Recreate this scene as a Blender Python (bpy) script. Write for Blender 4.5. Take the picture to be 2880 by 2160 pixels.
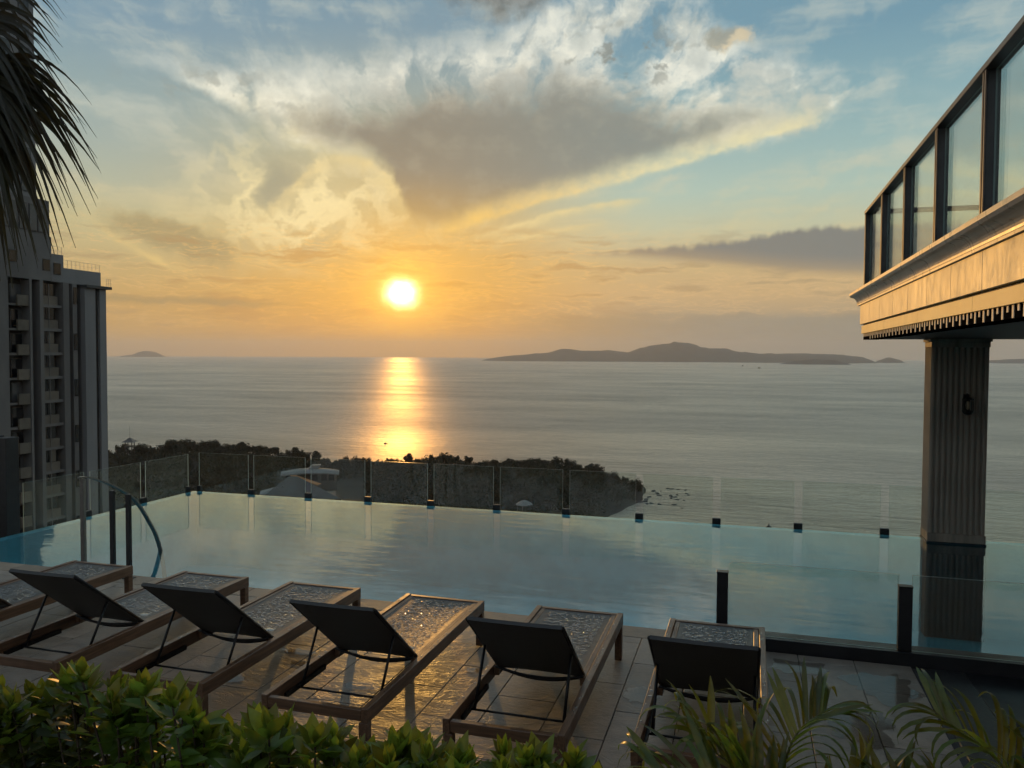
import bpy, bmesh, math, random
from mathutils import Vector, Matrix, noise as mnoise
random.seed(7)
SC = bpy.context.scene
for _o in list(bpy.data.objects): bpy.data.objects.remove(_o)
COL = SC.collection
R = math.radians

# ------------------------------------------------------------------ camera
CAM_H = 2.4
cam = bpy.data.cameras.new('camera'); co = bpy.data.objects.new('camera', cam); COL.objects.link(co)
cam.sensor_fit = 'HORIZONTAL'; cam.sensor_width = 36.0; cam.lens = 36.0*2228.0/2880.0
cam.clip_start = 0.05; cam.clip_end = 60000
_yaw, _pit, _rol = R(16.532), R(-2.087), R(0.292)
_f = Vector((-math.sin(_yaw)*math.cos(_pit), math.cos(_yaw)*math.cos(_pit), math.sin(_pit)))
_r = Vector((math.cos(_yaw), math.sin(_yaw), 0)); _u = _r.cross(_f)
_r2 = _r*math.cos(_rol)+_u*math.sin(_rol); _u2 = _u*math.cos(_rol)-_r*math.sin(_rol)
co.matrix_world = Matrix(((_r2.x,_u2.x,-_f.x,0),(_r2.y,_u2.y,-_f.y,0),(_r2.z,_u2.z,-_f.z,CAM_H),(0,0,0,1)))
SC.camera = co
SC.view_settings.view_transform = 'Standard'; SC.view_settings.look = 'None'
SC.view_settings.exposure = 0.22; SC.view_settings.gamma = 1.0
SC.view_settings.use_curve_mapping = False
SC.render.engine = 'CYCLES'
SC.cycles.use_denoising = True; SC.cycles.use_adaptive_sampling = True; SC.cycles.adaptive_threshold = 0.035; SC.cycles.adaptive_min_samples = 16
SC.cycles.max_bounces = 6; SC.cycles.diffuse_bounces = 2; SC.cycles.glossy_bounces = 4; SC.cycles.transparent_max_bounces = 24
SC.cycles.volume_bounces = 1; SC.cycles.sample_clamp_indirect = 4.0
SC.cycles.caustics_reflective = False; SC.cycles.caustics_refractive = False

def lin(r, g, b):
    def f(c):
        c /= 255.0
        return c/12.92 if c <= 0.04045 else ((c+0.055)/1.055)**2.4
    return (f(r), f(g), f(b), 1.0)

# ------------------------------------------------------------------ node helper
class N:
    def __init__(s, tree): s.t = tree
    def new(s, typ, **kw):
        n = s.t.nodes.new(typ)
        for k, v in kw.items(): setattr(n, k, v)
        return n
    def put(s, sock, v):
        if isinstance(v, bpy.types.NodeSocket): s.t.links.new(v, sock)
        elif v is not None: sock.default_value = v
    def m(s, op, a, b=None, c=None, clamp=False):
        n = s.new('ShaderNodeMath', operation=op); n.use_clamp = clamp
        s.put(n.inputs[0], a)
        if b is not None: s.put(n.inputs[1], b)
        if c is not None: s.put(n.inputs[2], c)
        return n.outputs[0]
    def add(s, a, b): return s.m('ADD', a, b)
    def sub(s, a, b): return s.m('SUBTRACT', a, b)
    def mul(s, a, b): return s.m('MULTIPLY', a, b)
    def div(s, a, b): return s.m('DIVIDE', a, b)
    def mad(s, a, b, c): return s.m('MULTIPLY_ADD', a, b, c)
    def mx(s, a, b): return s.m('MAXIMUM', a, b)
    def mn(s, a, b): return s.m('MINIMUM', a, b)
    def clamp(s, a): return s.m('ADD', a, 0.0, clamp=True)
    def ss(s, x, a, b):                       # smoothstep a..b
        n = s.new('ShaderNodeMapRange', interpolation_type='SMOOTHSTEP')
        s.put(n.inputs[0], x); s.put(n.inputs[1], a); s.put(n.inputs[2], b)
        n.inputs[3].default_value = 0; n.inputs[4].default_value = 1
        return n.outputs[0]
    def lm(s, x, a, b, c, d):
        n = s.new('ShaderNodeMapRange', clamp=True)
        for i, v in enumerate((x, a, b, c, d)): s.put(n.inputs[i], v)
        return n.outputs[0]
    def gauss(s, x, w):                       # exp(-(x/w)^2)
        q = s.div(x, w); return s.m('EXPONENT', s.mul(s.mul(q, q), -1.0))
    def xyz(s, x, y, z=0.0):
        n = s.new('ShaderNodeCombineXYZ')
        s.put(n.inputs[0], x); s.put(n.inputs[1], y); s.put(n.inputs[2], z); return n.outputs[0]
    def sep(s, v):
        n = s.new('ShaderNodeSeparateXYZ'); s.put(n.inputs[0], v); return n.outputs
    def noise(s, vec, scale=1.0, detail=4.0, rough=0.55, dist=0.0, color=False, lac=2.0, dim='2D'):
        n = s.new('ShaderNodeTexNoise', noise_dimensions=dim)
        s.put(n.inputs['Vector'], vec); n.inputs['Scale'].default_value = scale
        n.inputs['Detail'].default_value = detail; n.inputs['Roughness'].default_value = rough
        n.inputs['Lacunarity'].default_value = lac; n.inputs['Distortion'].default_value = dist
        return n.outputs['Color' if color else 'Fac']
    def mix(s, f, a, b, blend='MIX'):
        n = s.new('ShaderNodeMix', data_type='RGBA', blend_type=blend); n.clamp_factor = True
        s.put(n.inputs[0], f); s.put(n.inputs[6], a); s.put(n.inputs[7], b); return n.outputs[2]
    def ramp(s, x, stops, interp='LINEAR'):
        n = s.new('ShaderNodeValToRGB'); cr = n.color_ramp; cr.interpolation = interp
        while len(cr.elements) < len(stops): cr.elements.new(0.5)
        for e, (p, c) in zip(cr.elements, stops): e.position = p; e.color = c
        s.put(n.inputs[0], x); return n.outputs[0]
    def curve(s, az, pts):                    # piecewise curve: azimuth (deg) -> elevation (deg)
        n = s.new('ShaderNodeFloatCurve'); c = n.mapping.curves[0]
        q = [((a+70.0)/110.0, e/40.0) for a, e in pts]
        while len(c.points) < len(q): c.points.new(0.5, 0.5)
        for p, (a, e) in zip(c.points, q): p.location = (a, e); p.handle_type = 'AUTO'
        n.mapping.update()
        s.put(n.inputs['Value'], s.lm(az, -70.0, 40.0, 0.0, 1.0)); n.inputs['Factor'].default_value = 1.0
        return s.mul(n.outputs[0], 40.0)

# ------------------------------------------------------------------ sky
SUN_AZ, SUN_EL = -24.46, 4.38          # azimuth from +Y towards +X
SUN_DIR = Vector((math.sin(R(SUN_AZ))*math.cos(R(SUN_EL)), math.cos(R(SUN_AZ))*math.cos(R(SUN_EL)), math.sin(R(SUN_EL))))
W = bpy.data.worlds.new('World'); SC.world = W; W.use_nodes = True
W.cycles.sampling_method = 'MANUAL'; W.cycles.sample_map_resolution = 512
g = N(W.node_tree)
for n_ in list(W.node_tree.nodes): W.node_tree.nodes.remove(n_)
tc = g.new('ShaderNodeTexCoord'); D = tc.outputs['Generated']
dx, dy, dz = g.sep(D)
az = g.mul(g.m('ARCTAN2', dx, dy), 57.29578)
el = g.mul(g.m('ARCSINE', g.m('MAXIMUM', g.m('MINIMUM', dz, 1.0), -1.0)), 57.29578)
dn = g.new('ShaderNodeVectorMath', operation='DOT_PRODUCT'); g.put(dn.inputs[0], D); dn.inputs[1].default_value = SUN_DIR
sang = g.mul(g.m('ARCCOSINE', g.mn(dn.outputs['Value'], 0.9999999)), 57.29578)     # angle from the sun, degrees
daz = g.m('ABSOLUTE', g.sub(az, SUN_AZ))
daz = g.mn(daz, g.sub(360.0, daz))
P3 = g.xyz(g.mul(az, 0.1), g.mul(el, 0.1), 0.0)           # 1 unit = 10 degrees
# domain warp so that every edge is ragged
P3b = g.xyz(g.mad(az, 0.1, 31.7), g.mad(el, 0.1, -17.3), 0.0)
w1 = (g.noise(P3, 1.1, 2.0, 0.55), g.noise(P3b, 1.1, 2.0, 0.55))
w2 = (g.noise(P3, 5.5, 4.0, 0.62), g.noise(P3b, 5.5, 4.0, 0.62))
azw = g.add(az, g.add(g.mul(g.sub(w1[0], 0.5), 5.0), g.mul(g.sub(w2[0], 0.5), 2.0)))
elw = g.add(el, g.add(g.mul(g.sub(w1[1], 0.5), 2.6), g.mul(g.sub(w2[1], 0.5), 1.3)))
azs = g.add(az, g.mul(g.sub(w2[0], 0.5), 1.2)); els = g.add(el, g.mul(g.sub(w2[1], 0.5), 0.6))
def eln(e): return e/90.0
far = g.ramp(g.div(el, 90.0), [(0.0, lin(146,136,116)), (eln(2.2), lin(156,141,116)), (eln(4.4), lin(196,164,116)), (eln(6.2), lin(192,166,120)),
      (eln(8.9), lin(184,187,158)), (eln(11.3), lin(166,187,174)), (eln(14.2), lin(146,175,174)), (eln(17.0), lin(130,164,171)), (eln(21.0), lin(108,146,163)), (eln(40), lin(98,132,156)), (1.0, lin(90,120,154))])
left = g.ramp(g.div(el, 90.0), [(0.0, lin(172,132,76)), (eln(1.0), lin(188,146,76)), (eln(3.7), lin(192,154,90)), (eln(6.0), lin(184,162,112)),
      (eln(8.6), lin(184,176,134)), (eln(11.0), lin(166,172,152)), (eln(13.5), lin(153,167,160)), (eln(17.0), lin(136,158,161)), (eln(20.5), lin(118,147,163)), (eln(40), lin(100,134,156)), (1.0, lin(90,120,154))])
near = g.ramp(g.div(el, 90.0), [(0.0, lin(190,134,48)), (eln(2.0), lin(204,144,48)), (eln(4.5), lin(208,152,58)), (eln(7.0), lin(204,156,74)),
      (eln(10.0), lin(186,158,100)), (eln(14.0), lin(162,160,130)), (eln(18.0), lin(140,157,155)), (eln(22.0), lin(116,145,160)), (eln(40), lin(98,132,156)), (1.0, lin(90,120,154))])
side = g.ss(az, -40.0, -8.0)
base = g.mix(side, left, far)
base = g.mix(g.m('POWER', g.ss(daz, 19.0, 0.0), 1.0), base, near)
# the sky away from the sun: dusk blue-grey, brightened to lift the foreground
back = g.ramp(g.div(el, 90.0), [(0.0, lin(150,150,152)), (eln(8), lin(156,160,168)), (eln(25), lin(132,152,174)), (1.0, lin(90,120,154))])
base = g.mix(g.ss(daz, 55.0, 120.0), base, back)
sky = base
# polar streak coordinates round the foot of the fan cloud
FA, FE = -23.0, 5.0
pa = g.sub(azw, FA); pe = g.mul(g.sub(elw, FE), 1.35)
th = g.m('ARCTAN2', pe, pa); rr = g.m('SQRT', g.add(g.mul(pa, pa), g.mul(pe, pe)))
fan = g.noise(g.xyz(g.mul(th, 3.6), g.add(g.mul(rr, 0.075), 42.5), 0.0), 2.2, 4.0, 0.58)
puff = g.noise(P3, 2.0, 6.0, 0.56)
puf2 = g.noise(g.xyz(g.mul(az, 0.1), g.add(g.mul(el, 0.15), 105.5), 0.0), 5.0, 5.0, 0.6)
strk = g.noise(g.xyz(g.mul(azs, 0.035), g.add(g.mul(els, 0.42), 23.3), 0.0), 1.7, 4.0, 0.6)
# --- thin veil of cirrus, everywhere
veil = g.mul(g.ss(g.add(g.mul(fan, 0.62), g.mul(strk, 0.38)), 0.44, 0.72), 0.46)
veil = g.mul(veil, g.ss(el, 4.0, 11.0)); veil = g.mul(veil, 1.15)
veilc = g.mix(g.ss(el, 6.0, 17.0), lin(218,194,132), lin(196,200,186))
sky = g.mix(veil, sky, veilc)
# --- bright fan of cloud
b_hi = g.curve(azw, [(-70,17),(-46,17.6),(-40.7,19.2),(-38.2,19.4),(-34.1,19.8),(-29.8,20.4),(-23.4,21.4),(-16.9,23.2),(-11.9,25.2),(-5.5,25.5),(-1.2,22.6),(2.3,19.9),(8,17.4),(11,16.6),(16,15.6),(40,15)])
b_lo = g.curve(azw, [(-70,17),(-46,17.8),(-40.7,17.9),(-37.4,16.5),(-34.1,15.1),(-31.4,13.9),(-28.2,13.9),(-23.4,15.4),(-10.2,15.2),(-3.8,13.8),(0.9,14.4),(4.1,15.5),(6.6,16.5),(11,16.2),(16,15.9),(40,15.5)])
fanm = g.mul(g.ss(g.sub(elw, b_lo), -0.5, 1.1), g.ss(g.sub(b_hi, elw), -0.6, 2.8))
dens = g.add(g.add(g.mul(fan, 0.74), g.add(g.mul(puff, 0.34), g.mul(puf2, 0.10))), g.mul(g.ss(az, -23.0, -31.0), 0.07))
fanc = g.mul(fanm, g.ss(dens, 0.42, 0.66))
bcol = g.mix(g.ss(el, 12.0, 19.5), lin(226,214,168), lin(218,220,208))
bcol = g.mix(g.mul(g.ss(puff, 0.60, 0.40), 0.5), bcol, lin(156,166,162))
bcol = g.mix(g.mul(g.ss(g.add(g.mul(puf2, 0.5), g.mul(puff, 0.5)), 0.48, 0.68), 0.7), bcol, lin(246,243,224))
sky = g.mix(g.mul(fanc, 0.92), sky, bcol)
# --- left curls of lit cloud
cm = g.mul(g.gauss(g.sub(azw, -31.6), 6.0), g.gauss(g.sub(elw, 10.4), 3.0))
fil = g.noise(g.xyz(g.mul(azw, 0.1), g.add(g.mul(elw, 0.15), 54.8), 0.0), 2.3, 4.0, 0.52)
ridge = g.sub(1.0, g.mul(g.m('ABSOLUTE', g.sub(fil, 0.5)), 9.0))
sky = g.mix(g.mul(cm, 0.5), sky, lin(212,200,152))
sky = g.mix(g.mul(g.mul(cm, g.ss(fil, 0.56, 0.70)), 0.62), sky, lin(152,152,128))
cur = g.mul(cm, g.ss(ridge, 0.0, 0.95))
sky = g.mix(g.mul(cur, 0.72), sky, lin(244,226,170))
sky = g.mix(g.mul(g.mul(g.gauss(g.sub(azw, -32.9), 1.1), g.gauss(g.sub(elw, 11.6), 1.5)), 0.7), sky, lin(142,144,126))
# --- dark wedge
k_lo = g.curve(azs, [(-70,20),(-36,17),(-33,15.2),(-30,14.0),(-27.8,13.8),(-26.2,13.1),(-24.9,11.5),(-24.2,9.6),(-23.2,8.75),(-21.8,8.7),(-20.1,9.2),(-16.8,10.35),(-10.2,12.05),(-3.8,13.75),(0.9,15.0),(4,15.8),(8,18),(40,20)])
k_hi = g.curve(azw, [(-70,12),(-36,14.6),(-32.9,15.6),(-29.8,16.5),(-25,17.7),(-20.1,18.5),(-13.5,18.8),(-8.6,18.0),(-3.8,16.2),(0.8,14.8),(4,13.5),(40,12)])
wl = g.ss(g.sub(els, k_lo), -0.2, 1.5)
wh = g.ss(g.add(g.sub(k_hi, elw), g.mul(g.sub(g.add(g.mul(puff, 0.6), g.mul(fan, 0.4)), 0.5), 7.0)), -1.6, 2.4)
wedge = g.mul(wl, wh)
gcol = g.mix(g.ss(el, 9.0, 13.5), lin(158,132,86), lin(118,118,110))
gcol = g.mix(g.ss(az, -26.0, -6.0), gcol, g.mix(g.ss(el, 9.0, 13.0), lin(154,140,104), lin(124,131,126)))
gcol = g.mix(g.mul(g.ss(puf2, 0.45, 0.75), 0.14), gcol, lin(184,180,158))
sky = g.mix(g.mul(wedge, 0.94), sky, gcol)
# --- lit rims under the wedge and round the curl
def rim(c, wid_up, wid_dn, a0, a1, amt, colr, s_az=azs, s_el=els):
    global sky
    d = g.sub(s_el, c)
    up = g.gauss(g.mx(d, 0.0), wid_up); dn_ = g.gauss(g.mn(d, 0.0), wid_dn)
    mk = g.mul(g.mul(up, dn_), g.mul(g.ss(s_az, a0, a0+3.0), g.ss(s_az, a1, a1-3.0)))
    mk = g.mul(mk, g.lm(puf2, 0.3, 0.7, 0.5, 1.1))
    sky = g.mix(g.mul(mk, amt), sky, colr)
r_lo = g.curve(azs, [(-70,4),(-30,6),(-24,8.2),(-21.8,8.7),(-20.1,9.15),(-16.8,10.3),(-10.2,12.0),(-3.8,13.6),(0.9,14.75),(4,15.4),(10,16.2),(40,18)])
rc = g.mix(g.ss(az, -20.0, -4.0), lin(224,186,104), lin(224,214,168))
rim(r_lo, 0.85, 0.26, -23.0, 5.5, 0.9, rc)
r2 = g.curve(azs, [(-70,4),(-24,7.3),(-18.1,8.75),(-15.1,9.55),(-11.8,10.4),(-7.2,10.9),(0,11.3),(40,12)])
rim(r2, 0.18, 0.42, -20.0, -6.0, 0.8, lin(222,202,144))
r3 = g.curve(azs, [(-70,4),(-26,6.6),(-18,8.0),(-13,8.9),(-9,9.4),(40,12)])
rim(r3, 0.2, 0.3, -19.0, -9.0, 0.6, lin(218,196,138))
arc = g.curve(azs, [(-70,2),(-36,7.6),(-34.2,9.2),(-31.7,11.5),(-30.2,12.95),(-27.9,13.45),(-26.2,12.9),(-25.0,11.5),(-24.4,10.2),(-23,9),(40,5)])
rim(arc, 0.35, 0.9, -35.5, -23.2, 0.6, lin(228,206,146))
# --- grey patch low left with its lit lower edge
pm = g.mul(g.gauss(g.sub(azw, -39.2), 3.8), g.gauss(g.add(g.sub(elw, 7.4), g.mul(g.add(az, 39.4), 0.25)), 1.0))
sky = g.mix(g.mul(g.ss(pm, 0.12, 0.7), 0.78), sky, lin(150,136,98))
pl = g.curve(azs, [(-70,14),(-46,9.6),(-43.2,7.5),(-41,6.3),(-38,5.3),(40,0)])
rim(pl, 0.3, 0.3, -45.0, -37.5, 0.6, lin(222,192,122))
# --- dark puffs at the top
tp = g.ss(g.add(g.mul(puff, 0.9), g.sub(g.mul(g.gauss(g.sub(azw, -18.2), 4.8), g.ss(elw, 20.4, 24.6)), 0.60)), 0.26, 0.66)
sky = g.mix(g.mul(tp, 0.9), sky, g.mix(g.ss(puf2, 0.35, 0.65), lin(98,104,102), lin(132,136,132)))
pp = g.noise(g.xyz(g.mul(az, 0.1), g.add(g.mul(el, 0.13), 154.8), 0.0), 5.5, 4.0, 0.6)
dpf = g.mul(g.ss(pp, 0.52, 0.66), g.mul(g.gauss(g.sub(az, -8.5), 5.6), g.gauss(g.sub(elw, 20.2), 1.9)))
sky = g.mix(g.mul(dpf, 0.85), sky, lin(124,130,124))
dp2 = g.mul(g.ss(pp, 0.5, 0.64), g.mul(g.gauss(g.sub(az, -36.0), 5.0), g.gauss(g.sub(elw, 17.2), 1.3)))
sky = g.mix(g.mul(dp2, 0.6), sky, lin(138,144,136))
sm_ = g.mul(g.gauss(g.sub(azw, -1.2), 1.7), g.gauss(g.sub(elw, 21.0), 0.95))
sky = g.mix(g.mul(g.ss(g.mul(sm_, g.add(0.25, g.mul(puf2, 1.6))), 0.25, 0.75), 0.85), sky, g.mix(g.ss(g.add(puf2, g.mul(g.add(az, 1.2), 0.1)), 0.4, 0.65), lin(150,150,136), lin(206,190,156)))
# --- low streaks lit from below and grey layers near the horizon
st2 = g.noise(g.xyz(g.mul(azs, 0.075), g.add(g.mul(els, 0.62), 124.7), 0.0), 2.4, 5.0, 0.6)
lowm = g.mul(g.ss(el, 0.6, 2.2), g.ss(el, 10.0, 6.8))
sky = g.mix(g.mul(g.mul(lowm, g.ss(st2, 0.53, 0.66)), 0.5), sky, g.mix(g.ss(daz, 4.0, 26.0), lin(180,124,48), lin(152,132,102)))
sky = g.mix(g.mul(g.mul(lowm, g.ss(g.m('ABSOLUTE', g.sub(st2, 0.5)), 0.025, 0.0)), 0.4), sky, g.mix(g.ss(daz, 4.0, 26.0), lin(246,186,84), lin(222,184,130)))
hb = g.mul(g.ss(g.add(g.sub(3.0, els), g.mul(g.sub(strk, 0.5), 1.6)), -0.1, 0.5), g.ss(az, -20.0, -9.0))
sky = g.mix(g.mul(hb, 0.85), sky, g.mix(g.ss(az, -16.0, 0.0), lin(164,132,80), lin(140,134,118)))
lay = g.mul(g.gauss(g.sub(els, g.add(3.45, g.mul(g.sub(strk, 0.5), 0.6))), 0.25), g.ss(az, -31.0, -37.0))
sky = g.mix(g.mul(lay, 0.8), sky, lin(150,128,86))
# --- stratus bank on the right
g_hi = g.curve(azs, [(-70,0),(-14,6.6),(-11.5,7.15),(-6.9,7.65),(-1.8,7.95),(1,8.25),(3,8.7),(7.2,8.65),(11,8.6),(18,7.6),(26,6.6),(40,5)])
g_lo = g.curve(az, [(-70,5),(-14,7.2),(-11.5,7.05),(-6.9,6.75),(-1.8,6.2),(3,5.6),(7.2,5.25),(11,5.05),(18,5.6),(26,6.6),(40,7)])
bump = g.mul(g.sub(g.noise(g.xyz(g.mul(az, 0.1), g.add(0.3, 68.5), 0.0), 9.0, 3.0, 0.6), 0.5), 0.8)
bank = g.mul(g.ss(g.add(g.sub(g_hi, els), bump), -0.1, 0.4), g.ss(g.sub(el, g_lo), -0.2, 0.6))
sky = g.mix(bank, sky, g.mix(g.ss(g.sub(el, g_lo), 0.0, 1.5), lin(156,138,112), lin(118,120,116)))
# --- scattered cloud overhead and behind
pz = g.mx(dz, 0.12)
ov = g.noise(g.xyz(g.div(dx, pz), g.add(g.div(dy, pz), 27.4), 0.0), 1.3, 4.0, 0.6)
ovm = g.mul(g.ss(ov, 0.5, 0.68), g.ss(el, 23.0, 32.0))
sky = g.mix(g.mul(ovm, 0.6), sky, lin(196,200,200))
# --- the sun and its glow
def scol(c, k): return (c[0]*k, c[1]*k, c[2]*k, 1.0)
def addglow(f, colr):
    global sky
    n = g.new('ShaderNodeMix', data_type='RGBA', blend_type='ADD'); n.inputs[0].default_value = 1.0
    g.put(n.inputs[6], sky); v = g.new('ShaderNodeVectorMath', operation='SCALE'); v.inputs[0].default_value = colr[:3]; g.put(v.inputs['Scale'], f)
    g.put(n.inputs[7], v.outputs[0]); sky = n.outputs[2]
addglow(g.m('EXPONENT', g.mul(sang, -1/6.0)), (0.19, 0.088, 0.004))
addglow(g.m('EXPONENT', g.mul(sang, -1/1.5)), (1.1, 0.58, 0.05))
addglow(g.gauss(g.m('SQRT', g.add(g.m('POWER', g.mul(g.add(daz, g.mul(g.sub(azs, az), 0.5)), 0.84), 2.0), g.m('POWER', g.add(g.sub(els, SUN_EL), g.mul(g.sub(st2, 0.5), 0.5)), 2.0))), 0.66), (9.0, 7.2, 3.6))
below = g.ss(el, 0.0, -2.0)
sky = g.mix(below, sky, lin(120,116,106))
nis = g.new('ShaderNodeTexSky'); nis.sky_type = 'NISHITA'; nis.sun_disc = False
nis.sun_elevation = R(SUN_EL); nis.sun_rotation = R(SUN_AZ); nis.air_density = 1.2; nis.dust_density = 1.5; nis.ozone_density = 1.0
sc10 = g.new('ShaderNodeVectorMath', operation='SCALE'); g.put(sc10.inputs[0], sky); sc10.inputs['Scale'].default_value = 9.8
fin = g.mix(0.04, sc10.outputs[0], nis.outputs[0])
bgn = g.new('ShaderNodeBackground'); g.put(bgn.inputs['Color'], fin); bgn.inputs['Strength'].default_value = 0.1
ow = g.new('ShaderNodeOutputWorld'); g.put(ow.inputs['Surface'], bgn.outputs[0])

# ------------------------------------------------------------------ sun lamp
sl = bpy.data.lights.new('sun', 'SUN'); sl.energy = 0.62; sl.angle = R(0.55); sl.color = (1.0, 0.49, 0.12)
so = bpy.data.objects.new('sun', sl); COL.objects.link(so)
so.rotation_euler = SUN_DIR.to_track_quat('Z', 'Y').to_euler(); so.location = SUN_DIR*60

# ================================================================== helpers
def link(o): COL.objects.link(o); return o
def tag(o, label=None, cat=None, group=None, kind=None):
    if label: o['label'] = label
    if cat: o['category'] = cat
    if group: o['group'] = group
    if kind: o['kind'] = kind
    return o
def empty(name, loc=(0, 0, 0), rz=0.0):
    o = bpy.data.objects.new(name, None); o.location = loc; o.rotation_euler = (0, 0, rz)
    o.empty_display_size = 0.2; return link(o)
class MB:
    def __init__(s): s.v = []; s.f = []; s.mi = []
    def add(s, vs, fs, mi=0):
        n = len(s.v); s.v += [tuple(p) for p in vs]
        for f in fs: s.f.append([n+i for i in f]); s.mi.append(mi)
        return s
    def box(s, x0, x1, y0, y1, z0, z1, mi=0):
        return s.add([(x0,y0,z0),(x1,y0,z0),(x1,y1,z0),(x0,y1,z0),(x0,y0,z1),(x1,y0,z1),(x1,y1,z1),(x0,y1,z1)],
              [(0,3,2,1),(4,5,6,7),(0,1,5,4),(1,2,6,5),(2,3,7,6),(3,0,4,7)], mi)
    def hexa(s, p, mi=0):                     # 8 points, bottom ring then top ring
        return s.add(p, [(0,3,2,1),(4,5,6,7),(0,1,5,4),(1,2,6,5),(2,3,7,6),(3,0,4,7)], mi)
    def quad(s, a, b, c, d, mi=0): return s.add([a, b, c, d], [(0,1,2,3)], mi)
    def prism(s, poly, x0, x1, axis='x', mi=0):   # polygon extruded along an axis
        n = len(poly)
        def P(a, q):
            if axis == 'x': return (a, q[0], q[1])
            if axis == 'y': return (q[0], a, q[1])
            return (q[0], q[1], a)
        vs = [P(x0, q) for q in poly]+[P(x1, q) for q in poly]
        fs = [tuple(range(n))[::-1], tuple(range(n, 2*n))]+[(i, (i+1) % n, n+(i+1) % n, n+i) for i in range(n)]
        return s.add(vs, fs, mi)
    def tube(s, pts, rad, seg=8, mi=0, caps=True, flat=1.0):
        pts = [Vector(p) for p in pts]; n0 = len(s.v); k = len(pts)
        rads = rad if isinstance(rad, (list, tuple)) else [rad]*k
        up = Vector((0, 0, 1)); prev = None
        for i, p in enumerate(pts):
            d = (pts[min(i+1, k-1)]-pts[max(i-1, 0)]).normalized()
            if prev is None:
                a = d.orthogonal() if abs(d.dot(up)) > 0.95 else d.cross(up)
            else:
                a = prev-d*prev.dot(d)
            a.normalize(); prev = a; b = d.cross(a)
            for j in range(seg):
                t = 2*math.pi*j/seg
                s.v.append(tuple(p+(a*math.cos(t)*flat+b*math.sin(t))*rads[i]))
        for i in range(k-1):
            for j in range(seg):
                s.f.append([n0+i*seg+j, n0+i*seg+(j+1) % seg, n0+(i+1)*seg+(j+1) % seg, n0+(i+1)*seg+j]); s.mi.append(mi)
        if caps:
            s.f.append([n0+j for j in range(seg)][::-1]); s.mi.append(mi)
            s.f.append([n0+(k-1)*seg+j for j in range(seg)]); s.mi.append(mi)
        return s
    def lathe(s, prof, cx=0, cy=0, seg=16, mi=0):
        n0 = len(s.v)
        for r, z in prof:
            for j in range(seg):
                t = 2*math.pi*j/seg; s.v.append((cx+r*math.cos(t), cy+r*math.sin(t), z))
        for i in range(len(prof)-1):
            for j in range(seg):
                s.f.append([n0+i*seg+j, n0+i*seg+(j+1) % seg, n0+(i+1)*seg+(j+1) % seg, n0+(i+1)*seg+j]); s.mi.append(mi)
        return s
    def mesh(s, name, mats, smooth=False, bevel=0.0, seg=1):
        me = bpy.data.meshes.new(name); me.from_pydata(s.v, [], s.f)
        if bevel > 0:
            bm = bmesh.new(); bm.from_mesh(me)
            bmesh.ops.recalc_face_normals(bm, faces=bm.faces)
            bmesh.ops.bevel(bm, geom=list(bm.edges), offset=bevel, segments=seg, affect='EDGES', clamp_overlap=True)
            bm.to_mesh(me); bm.free()
        else:
            me.polygons.foreach_set('material_index', s.mi)
        if not isinstance(mats, (list, tuple)): mats = [mats]
        for m in mats: me.materials.append(m)
        if smooth: me.polygons.foreach_set('use_smooth', [True]*len(me.polygons))
        me.update(); return me
    def build(s, name, mats, parent=None, smooth=False, bevel=0.0, seg=1):
        return obj(name, s.mesh(name, mats, smooth, bevel, seg), parent)
def obj(name, me, parent=None, loc=None, rot=None, scale=None):
    o = bpy.data.objects.new(name, me); link(o)
    if parent is not None: o.parent = parent
    if loc is not None: o.location = loc
    if rot is not None: o.rotation_euler = rot
    if scale is not None: o.scale = scale
    return o
def boxm(name, mats, parent, x0, x1, y0, y1, z0, z1, bevel=0.0):
    return MB().box(x0, x1, y0, y1, z0, z1).build(name, mats, parent, bevel=bevel)
def copy_tree(o, parent=None, loc=None, rz=None):
    c = o.copy(); link(c); c.parent = parent
    if loc is not None: c.location = loc
    if rz is not None: c.rotation_euler[2] = rz
    for ch in [q for q in o.children]: copy_tree(ch, c)
    return c

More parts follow.
